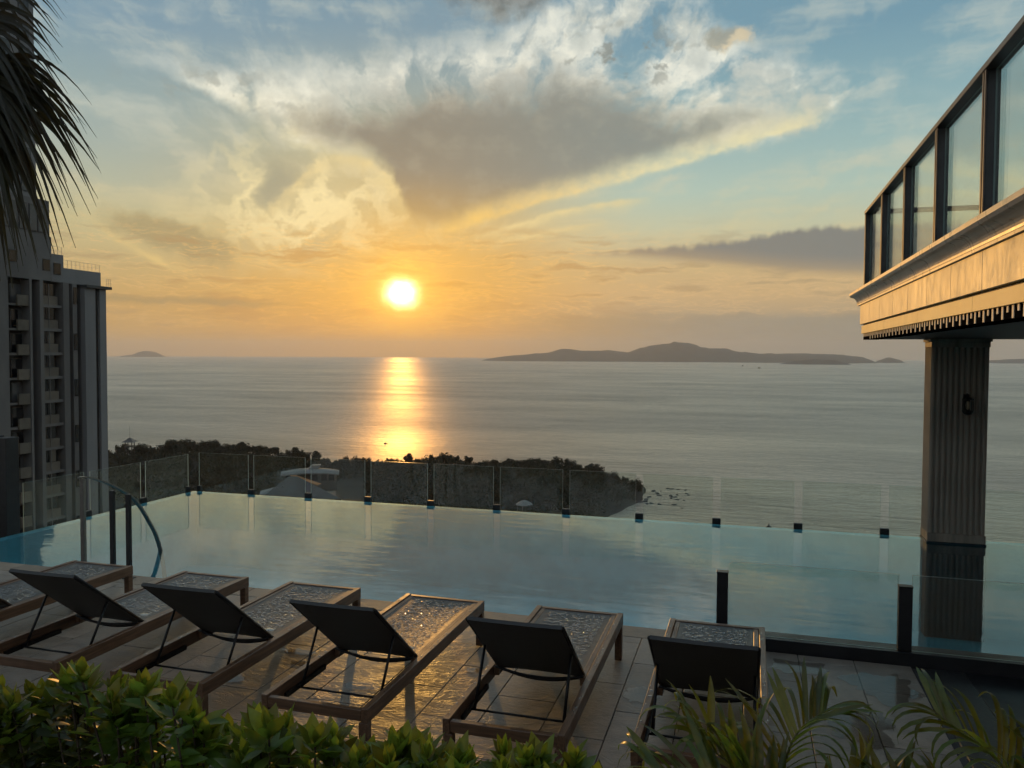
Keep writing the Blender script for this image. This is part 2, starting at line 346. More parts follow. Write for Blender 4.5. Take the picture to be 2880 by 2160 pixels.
# ================================================================== materials
MATS = {}
class N3(N):
    def noise(s, vec, scale=1.0, detail=4.0, rough=0.55, dist=0.0, color=False, lac=2.0, dim='3D'): return N.noise(s, vec, scale, detail, rough, dist, color, lac, dim)
def mat(name):
    m = bpy.data.materials.new(name); m.use_nodes = True
    for n in list(m.node_tree.nodes): m.node_tree.nodes.remove(n)
    MATS[name] = m; k = N3(m.node_tree)
    out = k.new('ShaderNodeOutputMaterial')
    return m, k, out
def pbr(name, col, rough=0.5, metal=0.0, ior=1.45, var=0.0, vscale=8.0, bump=0.0, bscale=40.0, rvar=0.0, spec=None, coat=0.0, stretch=(1,1,1), hue=None, bdist=0.02, alpha=None, objrand=0.0):
    m, k, out = mat(name)
    p = k.new('ShaderNodeBsdfPrincipled'); k.put(out.inputs['Surface'], p.outputs[0])
    tcn = k.new('ShaderNodeTexCoord'); mp = k.new('ShaderNodeMapping'); k.put(mp.inputs[0], tcn.outputs['Object']); mp.inputs['Scale'].default_value = stretch
    c4 = (col[0], col[1], col[2], 1.0); cs = c4
    if var or rvar or bump: nz = k.noise(mp.outputs[0], vscale, 5.0, 0.6)
    if var:
        c2 = hue if hue else tuple(c*(1-var) for c in col)
        lo = tuple(c*(1+var) for c in col)
        cs = k.mix(k.ss(nz, 0.3, 0.7), (c2[0], c2[1], c2[2], 1), (lo[0], lo[1], lo[2], 1))
    if objrand:
        oi = k.new('ShaderNodeObjectInfo'); hs = k.new('ShaderNodeHueSaturation'); k.put(hs.inputs['Color'], cs)
        k.put(hs.inputs['Value'], k.lm(oi.outputs['Random'], 0, 1, 1-objrand, 1+objrand)); cs = hs.outputs[0]
    k.put(p.inputs['Base Color'], cs)
    if rvar:
        n2 = k.noise(mp.outputs[0], vscale*0.7, 4.0, 0.6, 0.3)
        k.put(p.inputs['Roughness'], k.lm(n2, 0.3, 0.7, max(rough-rvar, 0.02), rough+rvar))
    else: p.inputs['Roughness'].default_value = rough
    p.inputs['Metallic'].default_value = metal; p.inputs['IOR'].default_value = ior
    if spec is not None: p.inputs['Specular IOR Level'].default_value = spec
    if coat: p.inputs['Coat Weight'].default_value = coat; p.inputs['Coat Roughness'].default_value = 0.12
    if bump:
        nb = k.noise(mp.outputs[0], bscale, 5.0, 0.6); b = k.new('ShaderNodeBump')
        b.inputs['Strength'].default_value = bump; b.inputs['Distance'].default_value = bdist
        k.put(b.inputs['Height'], nb); k.put(p.inputs['Normal'], b.outputs[0])
    return m
SEA_Z = -60.0
def schlick(k, f0, power=5.0, normal=None):
    ge = k.new('ShaderNodeNewGeometry'); dt = k.new('ShaderNodeVectorMath', operation='DOT_PRODUCT')
    k.put(dt.inputs[0], ge.outputs['Incoming']); k.put(dt.inputs[1], normal if normal is not None else ge.outputs['Normal'])
    c = k.m('SUBTRACT', 1.0, k.mn(k.m('ABSOLUTE', dt.outputs['Value']), 1.0)); return k.mad(k.m('POWER', c, power), 1.0-f0, f0)
# --- sea
m, k, out = mat('sea_water'); M_SEA = m
geo = k.new('ShaderNodeNewGeometry'); pos = geo.outputs['Position']
rmp = k.new('ShaderNodeMapping'); k.put(rmp.inputs[0], pos); rmp.inputs['Rotation'].default_value = (0, 0, R(-14)); rmp.inputs['Scale'].default_value = (0.35, 1.0, 1.0)
n1 = k.noise(rmp.outputs[0], 0.13, 5.0, 0.70, 0.2); n2 = k.noise(rmp.outputs[0], 0.02, 3.0, 0.5, 0.3)
slick = k.noise(rmp.outputs[0], 0.0020, 5.0, 0.62, 0.8)
b = k.new('ShaderNodeBump'); b.inputs['Distance'].default_value = 1.0
k.put(b.inputs['Height'], k.add(k.mul(n1, 3.4), k.mul(n2, 2.6))); k.put(b.inputs['Strength'], k.lm(slick, 0.3, 0.7, 0.35, 0.8))
gl = k.new('ShaderNodeBsdfGlossy'); gl.distribution = 'MULTI_GGX'; gl.inputs['Color'].default_value = (0.95, 0.84, 0.68, 1)
k.put(gl.inputs['Roughness'], k.lm(slick, 0.35, 0.65, 0.40, 0.50)); k.put(gl.inputs['Normal'], b.outputs[0])
df = k.new('ShaderNodeBsdfDiffuse'); df.inputs['Color'].default_value = (0.12, 0.112, 0.092, 1)
mx = k.new('ShaderNodeMixShader'); wnd = k.noise(rmp.outputs[0], 0.011, 4.0, 0.6, 0.4); k.put(mx.inputs[0], k.mul(schlick(k, 0.03, 4.0, b.outputs[0]), k.lm(wnd, 0.34, 0.62, 0.72, 1.06))); k.put(mx.inputs[1], df.outputs[0]); k.put(mx.inputs[2], gl.outputs[0])
k.put(out.inputs['Surface'], mx.outputs[0])
# --- pool water: clear surface over the tiled basin
m, k, out = mat('pool_water'); M_POOLW = m
geo = k.new('ShaderNodeNewGeometry'); mp = k.new('ShaderNodeMapping'); k.put(mp.inputs[0], geo.outputs['Position']); mp.inputs['Scale'].default_value = (0.55, 1.6, 1.0)
mp.inputs['Rotation'].default_value = (0, 0, R(9))
n1 = k.noise(mp.outputs[0], 3.6, 3.0, 0.5, 0.5); n2 = k.noise(mp.outputs[0], 0.9, 2.0, 0.5)
patch = k.noise(geo.outputs['Position'], 0.33, 2.0, 0.5)
b = k.new('ShaderNodeBump'); b.inputs['Distance'].default_value = 0.02; k.put(b.inputs['Height'], k.add(k.mul(n1, 1.0), k.mul(n2, 0.8)))
k.put(b.inputs['Strength'], k.lm(patch, 0.38, 0.66, 0.04, 0.22))
gl = k.new('ShaderNodeBsdfGlossy'); gl.inputs['Roughness'].default_value = 0.03; k.put(gl.inputs['Normal'], b.outputs[0])
tr = k.new('ShaderNodeBsdfTransparent'); tr.inputs['Color'].default_value = (0.54, 0.88, 0.90, 1)
mixs = k.new('ShaderNodeMixShader'); k.put(mixs.inputs[0], schlick(k, 0.05, 4.0, b.outputs[0])); k.put(mixs.inputs[1], tr.outputs[0]); k.put(mixs.inputs[2], gl.outputs[0])
k.put(out.inputs['Surface'], mixs.outputs[0])
M_BASIN = pbr('pool_mosaic', (0.24, 0.45, 0.50), 0.5, var=0.15, vscale=2.0)
M_CURB = pbr('black_stone', (0.012, 0.012, 0.013), 0.4, var=0.3, vscale=5, rvar=0.1)
M_EDGE = pbr('dark_pool_stone', (0.05, 0.06, 0.06), 0.35, var=0.3, vscale=6)
# --- deck stone: cleft slate, damp
def slate(name, col, rough=0.42):
    m, k, out = mat(name)
    p = k.new('ShaderNodeBsdfPrincipled'); k.put(out.inputs['Surface'], p.outputs[0])
    oi = k.new('ShaderNodeObjectInfo'); geo = k.new('ShaderNodeNewGeometry')
    off = k.new('ShaderNodeVectorMath', operation='ADD'); k.put(off.inputs[0], geo.outputs['Position'])
    k.put(off.inputs[1], k.xyz(k.mul(oi.outputs['Random'], 37.0), k.mul(oi.outputs['Random'], 91.0), 0.0))
    big = k.noise(geo.outputs['Position'], 0.7, 4.0, 0.6); fine = k.noise(off.outputs[0], 9.0, 6.0, 0.6)
    c = k.mix(k.ss(fine, 0.25, 0.75), tuple(x*0.78 for x in col)+(1,), tuple(x*1.2 for x in col)+(1,))
    hs = k.new('ShaderNodeHueSaturation'); k.put(hs.inputs['Color'], c); k.put(hs.inputs['Value'], k.lm(oi.outputs['Random'], 0, 1, 0.86, 1.12)); k.put(p.inputs['Base Color'], hs.outputs[0])
    mp = k.new('ShaderNodeMapping'); k.put(mp.inputs[0], off.outputs[0]); mp.inputs['Scale'].default_value = (1.0, 2.1, 1.0); mp.inputs['Rotation'].default_value = (0, 0, R(-12))
    wv = k.noise(mp.outputs[0], 5.5, 5.0, 0.55, 1.6); rd = k.m('ABSOLUTE', k.sub(wv, 0.5))
    h = k.add(k.mul(k.ss(rd, 0.0, 0.10), 0.6), k.mul(k.noise(mp.outputs[0], 22.0, 4.0, 0.6), 0.35))
    wet = k.ss(big, 0.42, 0.62)
    b = k.new('ShaderNodeBump'); b.inputs['Distance'].default_value = 0.005; b.inputs['Strength'].default_value = 0.38
    k.put(b.inputs['Height'], h); k.put(p.inputs['Normal'], b.outputs[0])
    k.put(p.inputs['Roughness'], k.sub(k.lm(fine, 0.3, 0.7, rough-0.08, rough+0.1), k.mul(wet, 0.12)))
    return m
M_SLATE = slate('slate_tile', (0.24, 0.192, 0.146), 0.47)
M_COPING = slate('coping_stone', (0.25, 0.19, 0.13), 0.6)
M_DARKSTONE = pbr('dark_granite', (0.030, 0.028, 0.026), 0.38, var=0.4, vscale=40)
M_GROUT = pbr('grout', (0.06, 0.052, 0.044), 0.8, var=0.2, vscale=10)
m, k, out = mat('puddle_water'); M_WET = m
geo = k.new('ShaderNodeNewGeometry'); b = k.new('ShaderNodeBump'); b.inputs['Strength'].default_value = 0.25; b.inputs['Distance'].default_value = 0.004
k.put(b.inputs['Height'], k.noise(geo.outputs['Position'], 9.0, 3.0, 0.5)); gl = k.new('ShaderNodeBsdfGlossy'); gl.inputs['Roughness'].default_value = 0.08; k.put(gl.inputs['Normal'], b.outputs[0])
tr = k.new('ShaderNodeBsdfTransparent'); tr.inputs['Color'].default_value = (0.72, 0.70, 0.68, 1)
mx = k.new('ShaderNodeMixShader'); k.put(mx.inputs[0], schlick(k, 0.03, 5.0, b.outputs[0])); k.put(mx.inputs[1], tr.outputs[0]); k.put(mx.inputs[2], gl.outputs[0]); k.put(out.inputs['Surface'], mx.outputs[0])
# --- terrain
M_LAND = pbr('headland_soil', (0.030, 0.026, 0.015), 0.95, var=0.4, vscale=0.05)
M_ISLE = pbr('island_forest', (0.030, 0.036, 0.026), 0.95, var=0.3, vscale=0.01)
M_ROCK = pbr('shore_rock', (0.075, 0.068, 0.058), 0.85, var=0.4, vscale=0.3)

# ================================================================== setting
# --- sea: one disc out to the horizon
mb = MB(); segs = 128; rings = [0.001, 60, 150, 300, 600, 1200, 2500, 5000, 10000, 17900]
for r in rings:
    for j in range(segs):
        t = 2*math.pi*j/segs; mb.v.append((r*math.sin(t), r*math.cos(t), SEA_Z))
for i in range(len(rings)-1):
    for j in range(segs):
        mb.f.append([i*segs+j, (i+1)*segs+j, (i+1)*segs+(j+1) % segs, i*segs+(j+1) % segs]); mb.mi.append(0)
o = mb.build('sea', M_SEA); o.data.flip_normals() if o.data.polygons[300].normal.z < 0 else None
tag(o, kind='structure')
# --- islands far out, real ridges with width
def island(prof, dist, name, width=0.10, seed=0):
    mb = MB(); rows = []
    pr = sorted(prof); n = 90
    for i in range(n+1):
        a = pr[0][0]+(pr[-1][0]-pr[0][0])*i/n
        for (a0, e0), (a1, e1) in zip(pr, pr[1:]):
            if a0 <= a <= a1:
                t = (a-a0)/(a1-a0); t = t*t*(3-2*t)*0.5+t*0.5; e = e0+(e1-e0)*t; break
        top = CAM_H+dist*math.tan(R(e))-SEA_Z
        top = max(top, 0)*(1+0.05*mnoise.noise(Vector((a*2.3, seed, 0))))+0.0
        fade = min(1.0, i/6.0, (n-i)/6.0); row = []
        for q in range(13):
            s = q/12.0*2-1
            hh = top*max(0.0, 1-abs(s)**1.5)*(1+0.22*mnoise.noise(Vector((a*1.7, s*3, seed+5))) if abs(s) > 0.1 else 1)
            d = dist*(1+s*width*(0.35+0.65*fade))
            row.append((d*math.sin(R(a)), d*math.cos(R(a)), SEA_Z-2+hh))
        rows.append(row)
    for row in rows: mb.v += row
    for i in range(n):
        for q in range(12):
            mb.f.append([i*13+q, (i+1)*13+q, (i+1)*13+q+1, i*13+q+1]); mb.mi.append(0)
    o = mb.build(name, M_ISLE, smooth=True); tag(o, kind='structure'); return o
island([(-18.75,-0.42),(-18.3,-0.25),(-16.74,-0.03),(-14.07,0.18),(-12.9,0.49),(-11.41,0.36),(-10.41,0.37),(-9.09,0.37),(-8.43,0.21),(-7.29,0.55),(-6.16,0.81),(-4.55,0.98),(-3.6,0.85),(-2.96,0.56),(-1.7,0.56),(-0.45,0.31),(1.08,0.19),(3.18,0.23),(5.52,0.18),(7.22,0.03),(8.12,-0.3),(8.2,-0.42)], 9000, 'island', 0.09, 1)
island([(7.95,-0.4),(8.3,-0.2),(8.88,0.01),(9.5,-0.16),(9.95,-0.42)], 9600, 'island', 0.03, 2)
island([(1.9,-0.55),(2.3,-0.45),(3.19,-0.27),(4.36,-0.14),(5.52,-0.2),(6.3,-0.38),(6.75,-0.53)], 6900, 'island', 0.03, 3)
island([(12.6,-0.36),(13.1,-0.30),(14.47,-0.16),(16.04,-0.06),(18.35,-0.12),(20,-0.36)], 10500, 'island', 0.03, 4)
island([(-43.4,-0.22),(-42.97,-0.20),(-42.16,-0.09),(-41.75,0.09),(-41.25,0.17),(-40.78,0.1),(-40.36,-0.1),(-40.1,-0.22)], 15600, 'island', 0.02, 5)
# --- headland: ridge given by azimuth, height of the tree tops seen, distance
RIDGE = [(-52,-6.3),(-43.65,-6.02),(-42.9,-5.85),(-40.7,-6.05),(-39.57,-5.9),(-37.84,-5.95),(-36.07,-6.0),(-34.27,-6.15),(-32.42,-6.5),(-31.17,-6.8),(-29.9,-7.2),(-27.98,-7.5),(-27.01,-7.95),(-26.2,-7.75),(-24.39,-7.35),(-23.23,-7.1),(-21.74,-7.05),(-20.57,-7.2),(-19.39,-7.45),(-18.05,-7.35),(-15.03,-7.3),(-13.35,-7.35),(-12.34,-7.6),(-11.34,-7.9),(-10.34,-7.95),(-9.34,-8.2),(-8.35,-8.45),(-7.6,-8.95),(-7.0,-9.4),(-6.3,-9.75),(-5.2,-9.95)]
def lerp_tab(tab, a):
    if a <= tab[0][0]: return tab[0][1]
    for (a0, e0), (a1, e1) in zip(tab, tab[1:]):
        if a <= a1: return e0+(e1-e0)*(a-a0)/(a1-a0)
    return tab[-1][1]
DIST = [(-52,470),(-40,460),(-30,430),(-24,410),(-16,400),(-10,380),(-7,356),(-5.2,350)]
TREE_H = 6.5
def ground(x, y):
    a = math.degrees(math.atan2(x, y)); d = math.hypot(x, y); rd = lerp_tab(DIST, a)
    zt = CAM_H+rd*math.tan(R(lerp_tab(RIDGE, a)))-TREE_H          # ridge ground level
    zt = max(zt, SEA_Z+1.0)
    if d <= rd:
        t = min(1.0, (rd-d)/150.0); zz = zt+(-57.0-zt)*(t*t*(3-2*t))
    else:
        t = min(1.0, (d-rd)/60.0); zz = zt+(SEA_Z-4-zt)*t*t
    # right-hand shore: falls into the sea beyond this line from the tip towards the pool
    ea = -4.9 if d > 344 else -4.9+(-8.8+4.9)*(344-d)/48.0
    ea = max(ea, -22.0) if d > 200 else ea
    m_ = (ea-a)*R(1)*d
    s = min(1.0, max(0.0, m_/16.0+0.15*mnoise.noise(Vector((x*0.06, y*0.06, 3)))))
    zz = (SEA_Z-4)+(zz-(SEA_Z-4))*(s**0.7)
    return zz+0.8*mnoise.noise(Vector((x*0.03, y*0.03, 0)))
mb = MB(); na, nd = 110, 60
for i in range(na+1):
    a = -64+(59.6)*i/na
    for j in range(nd+1):
        d = 150+380*j/nd; x = d*math.sin(R(a)); y = d*math.cos(R(a)); mb.v.append((x, y, ground(x, y)))
for i in range(na):
    for j in range(nd):
        q = i*(nd+1)+j; mb.f.append([q, q+nd+1, q+nd+2, q+1]); mb.mi.append(0)
o = mb.build('headland', M_LAND, smooth=True); tag(o, kind='structure')
if o.data.polygons[1000].normal.z < 0: o.data.flip_normals()
# ground under the hotel and the tower
mb = MB(); mb.box(-140, 60, -60, 150, SEA_Z-6, SEA_Z+3); o = mb.build('ground', M_LAND); tag(o, kind='structure')

# --- pool and deck -------------------------------------------------
PX0, PX1, PY0, PY1 = -9.12, 7.5, 6.97, 11.53
o = boxm('hotel_podium', M_EDGE, None, -14, 11, -2.0, 11.40, -6.0, -1.42); tag(o, kind='structure')
# basin: floor and four walls, butted
basin = empty('pool_basin'); tag(basin, kind='structure')
boxm('basin_floor', M_BASIN, basin, PX0, PX1, PY0, PY1, -1.40, -1.25)
boxm('basin_wall', M_BASIN, basin, PX0-0.16, PX1+0.2, PY1, PY1+0.14, -1.40, -0.012)
boxm('basin_wall', M_BASIN, basin, PX0-0.16, PX0, PY0, PY1, -1.40, -0.012)
boxm('basin_wall', M_BASIN, basin, PX1, PX1+0.2, PY0, PY1, -1.40, -0.012)
boxm('basin_wall', M_BASIN, basin, PX0-0.16, PX1+0.2, PY0-0.25, PY0, -1.40, -0.03)
boxm('overflow_ledge', M_CURB, basin, PX0-0.6, PX1+0.6, PY1+0.142, PY1+0.62, -0.42, -0.16)
boxm('overflow_ledge', M_CURB, basin, PX0-0.62, PX0-0.162, PY0, PY1+0.14, -0.42, -0.16)
mb = MB(); mb.quad((PX0-0.15, PY0+0.001, -0.008), (PX1, PY0+0.001, -0.008), (PX1, PY1+0.13, -0.008), (PX0-0.15, PY1+0.13, -0.008))
o = mb.build('pool_water', M_POOLW); tag(o, kind='structure')
# deck bed and its slate tiles
TW, TL, GAP = 0.4155, 0.87, 0.006
deck = boxm('pool_deck', M_GROUT, None, -13.5, 10.0, -1.8, PY0-0.002, -1.40, -0.014); tag(deck, kind='structure')
def tile_mesh(w, l, name):
    mb = MB(); mb.box(-w/2, w/2, -l/2, l/2, -0.013, 0.0)
    return mb.mesh(name, M_SLATE, bevel=0.0025)
TME = tile_mesh(TW-GAP, TL-GAP, 'tile')
rt = random.Random(3)
for cidx in range(-22, 9):
    xc = -2.07+TW*(cidx+0.5)
    if xc+TW/2 > 1.30: continue
    offy = 5.26 if cidx % 2 else 5.26+TL/2
    y = offy+TL*2
    while y > 1.0:
        y0, y1 = max(y-TL, 1.2), min(y, 6.70)
        if y1-y0 > 0.05:
            if abs((y1-y0)-TL) < 1e-3: me = TME
            else: me = tile_mesh(TW-GAP, y1-y0-GAP, 'tile')
            obj('tile', me, deck, ((xc), (y0+y1)/2, rt.uniform(-0.0012, 0.0012)), (rt.uniform(-0.0012, 0.0012), rt.uniform(-0.0015, 0.0015), 0))
        y -= TL
# coping stones along the pool
x = -12.6; cw = 0.60
while x < 0.0:
    me = MB().box(-cw/2+0.003, cw/2-0.003, -0.132, 0.134, -0.02, 0.002).mesh('coping_stone', M_COPING, bevel=0.004)
    obj('coping_stone', me, deck, (x+cw/2, 6.836, 0)); x += cw
# darker strip at the right, then a dark stone landing
boxm('dark_border', M_DARKSTONE, deck, 1.305, 1.625, 1.2, 6.70, -0.03, -0.002, bevel=0.003)
boxm('dark_landing', M_CURB, deck, 1.63, 9.6, 1.2, 6.70, -0.03, -0.004, bevel=0.003)
# puddles lying on the tiles
def puddle(cx, cy, rx, ry, seed, rot=0.0):
    mb = MB(); n = 72; pts = []
    for i in range(n):
        t = 2*math.pi*i/n
        rr_ = 1+0.45*mnoise.noise(Vector((math.cos(t)*1.3+seed*3.1, math.sin(t)*1.3, seed)))+0.3*mnoise.noise(Vector((math.cos(t)*3.5+seed, math.sin(t)*3.5, seed)))+0.14*mnoise.noise(Vector((math.cos(t)*11+seed, math.sin(t)*11, seed)))
        px, py = math.cos(t)*rx*rr_, math.sin(t)*ry*rr_
        pts.append((px*math.cos(rot)-py*math.sin(rot), px*math.sin(rot)+py*math.cos(rot)))
    mb.add([(cx+a, cy+b_, 0.0048) for a, b_ in pts], [tuple(range(n))])
    o = mb.build('puddle', M_WET); tag(o, kind='structure')
for q in ((-2.64,5.10,0.13,0.06,1),(-1.93,5.62,0.09,0.05,2),(-0.68,5.55,0.13,0.14,3),(0.98,6.22,0.26,0.28,4),(0.42,6.42,0.20,0.14,5),(-3.25,5.35,0.10,0.05,6),(-3.62,4.95,0.12,0.06,7),(-3.42,5.55,0.16,0.05,8),(0.72,5.52,0.22,0.26,9)): puddle(*q)

# --- haze: one closed box of air round everything
m, k, out = mat('haze_air')
pv = k.new('ShaderNodeVolumePrincipled'); pv.inputs['Color'].default_value = (0.98, 0.96, 0.92, 1); pv.inputs['Density'].default_value = 6.5e-5; pv.inputs['Anisotropy'].default_value = 0.45
k.put(out.inputs['Volume'], pv.outputs[0])
hz = boxm('haze', m, None, -18500, 18500, -18500, 18500, SEA_Z-8, 330); tag(hz, kind='stuff')

# ================================================================== object materials
def wood(name, col, rough=0.42, axis=(1.0, 0.07, 1.0)):
    m, k, out = mat(name)
    p = k.new('ShaderNodeBsdfPrincipled'); k.put(out.inputs['Surface'], p.outputs[0])
    tcn = k.new('ShaderNodeTexCoord'); oi = k.new('ShaderNodeObjectInfo')
    mp = k.new('ShaderNodeMapping'); k.put(mp.inputs[0], tcn.outputs['Object']); mp.inputs['Scale'].default_value = axis
    off = k.new('ShaderNodeVectorMath', operation='ADD'); k.put(off.inputs[0], mp.outputs[0]); k.put(off.inputs[1], k.xyz(k.mul(oi.outputs['Random'], 17.0), 0.0, 0.0))
    gr = k.noise(off.outputs[0], 55.0, 5.0, 0.6, 0.4); bl = k.noise(tcn.outputs['Object'], 3.0, 3.0, 0.6)
    c = k.mix(k.ss(gr, 0.3, 0.7), tuple(x*0.6 for x in col)+(1,), tuple(x*1.25 for x in col)+(1,))
    c = k.mix(k.mul(k.ss(bl, 0.45, 0.7), 0.4), c, tuple(x*0.55 for x in col)+(1,)); k.put(p.inputs['Base Color'], c)
    k.put(p.inputs['Roughness'], k.lm(bl, 0.3, 0.7, rough+0.1, rough-0.16))
    b = k.new('ShaderNodeBump'); b.inputs['Strength'].default_value = 0.35; b.inputs['Distance'].default_value = 0.002; k.put(b.inputs['Height'], gr); k.put(p.inputs['Normal'], b.outputs[0])
    return m
M_WOOD = wood('teak_wood', (0.165, 0.084, 0.042)); M_WOODX = wood('teak_wood_cross', (0.16, 0.08, 0.04), axis=(0.07, 1.0, 1.0))
m, k, out = mat('sling_fabric'); M_SLING = m
p = k.new('ShaderNodeBsdfPrincipled'); k.put(out.inputs['Surface'], p.outputs[0])
tcn = k.new('ShaderNodeTexCoord'); wv = k.new('ShaderNodeTexWave'); k.put(wv.inputs[0], tcn.outputs['Object']); wv.inputs['Scale'].default_value = 160
k.put(p.inputs['Base Color'], k.mix(wv.outputs['Fac'], (0.034, 0.030, 0.025, 1), (0.054, 0.048, 0.040, 1))); p.inputs['Roughness'].default_value = 0.55
M_SEAT = pbr('seat_mesh', (0.050, 0.045, 0.039), 0.42, var=0.3, vscale=60, bump=0.15, bscale=220, bdist=0.001, rvar=0.08)
m, k, out = mat('water_drop'); M_DROP = m
gl = k.new('ShaderNodeBsdfGlossy'); gl.inputs['Roughness'].default_value = 0.05
tr = k.new('ShaderNodeBsdfTransparent'); tr.inputs['Color'].default_value = (0.9, 0.9, 0.9, 1)
mx = k.new('ShaderNodeMixShader'); k.put(mx.inputs[0], schlick(k, 0.05, 3.0)); k.put(mx.inputs[1], tr.outputs[0]); k.put(mx.inputs[2], gl.outputs[0]); k.put(out.inputs['Surface'], mx.outputs[0])
M_METAL = pbr('dark_metal', (0.022, 0.020, 0.019), 0.36, metal=0.6, var=0.2, vscale=12)
M_BLACK = pbr('black_post_paint', (0.013, 0.013, 0.014), 0.42, var=0.25, vscale=9, rvar=0.08)
M_STEEL = pbr('stainless_steel', (0.20, 0.19, 0.18), 0.34, metal=1.0, var=0.12, vscale=14, rvar=0.06)
def glass(name, tint, ior=1.45, edge=False):
    m, k, out = mat(name)
    gl = k.new('ShaderNodeBsdfGlossy'); gl.inputs['Roughness'].default_value = 0.015
    tr = k.new('ShaderNodeBsdfTransparent'); tr.inputs['Color'].default_value = tint
    mx = k.new('ShaderNodeMixShader'); k.put(mx.inputs[0], schlick(k, 0.04)); k.put(mx.inputs[1], tr.outputs[0]); k.put(mx.inputs[2], gl.outputs[0])
    # a film of salt and dust
    tcn = k.new('ShaderNodeTexCoord'); df = k.new('ShaderNodeBsdfDiffuse'); df.inputs['Color'].default_value = (0.46, 0.42, 0.33, 1)
    tl = k.new('ShaderNodeBsdfTranslucent'); tl.inputs['Color'].default_value = (0.50, 0.43, 0.29, 1)
    dm = k.new('ShaderNodeMixShader'); dm.inputs[0].default_value = 0.6; k.put(dm.inputs[1], df.outputs[0]); k.put(dm.inputs[2], tl.outputs[0])
    m2 = k.new('ShaderNodeMixShader'); nz = k.noise(tcn.outputs['Object'], 2.5, 4.0, 0.6)
    k.put(m2.inputs[0], k.lm(nz, 0.3, 0.7, 0.008, 0.024)); k.put(m2.inputs[1], mx.outputs[0]); k.put(m2.inputs[2], dm.outputs[0])
    k.put(out.inputs['Surface'], m2.outputs[0]); return m
M_GLASS = glass('fence_glass', (0.95, 0.98, 0.96, 1)); M_GLASS2 = glass('balustrade_glass', (0.92, 0.97, 0.96, 1))
m, k, out = mat('glass_edge'); M_GEDGE = m
p = k.new('ShaderNodeBsdfPrincipled'); p.inputs['Base Color'].default_value = (0.45, 0.58, 0.52, 1); p.inputs['Roughness'].default_value = 0.25
tl = k.new('ShaderNodeBsdfTranslucent'); tl.inputs['Color'].default_value = (0.65, 0.75, 0.66, 1)
mx = k.new('ShaderNodeMixShader'); mx.inputs[0].default_value = 0.5; k.put(mx.inputs[1], p.outputs[0]); k.put(mx.inputs[2], tl.outputs[0]); k.put(out.inputs['Surface'], mx.outputs[0])

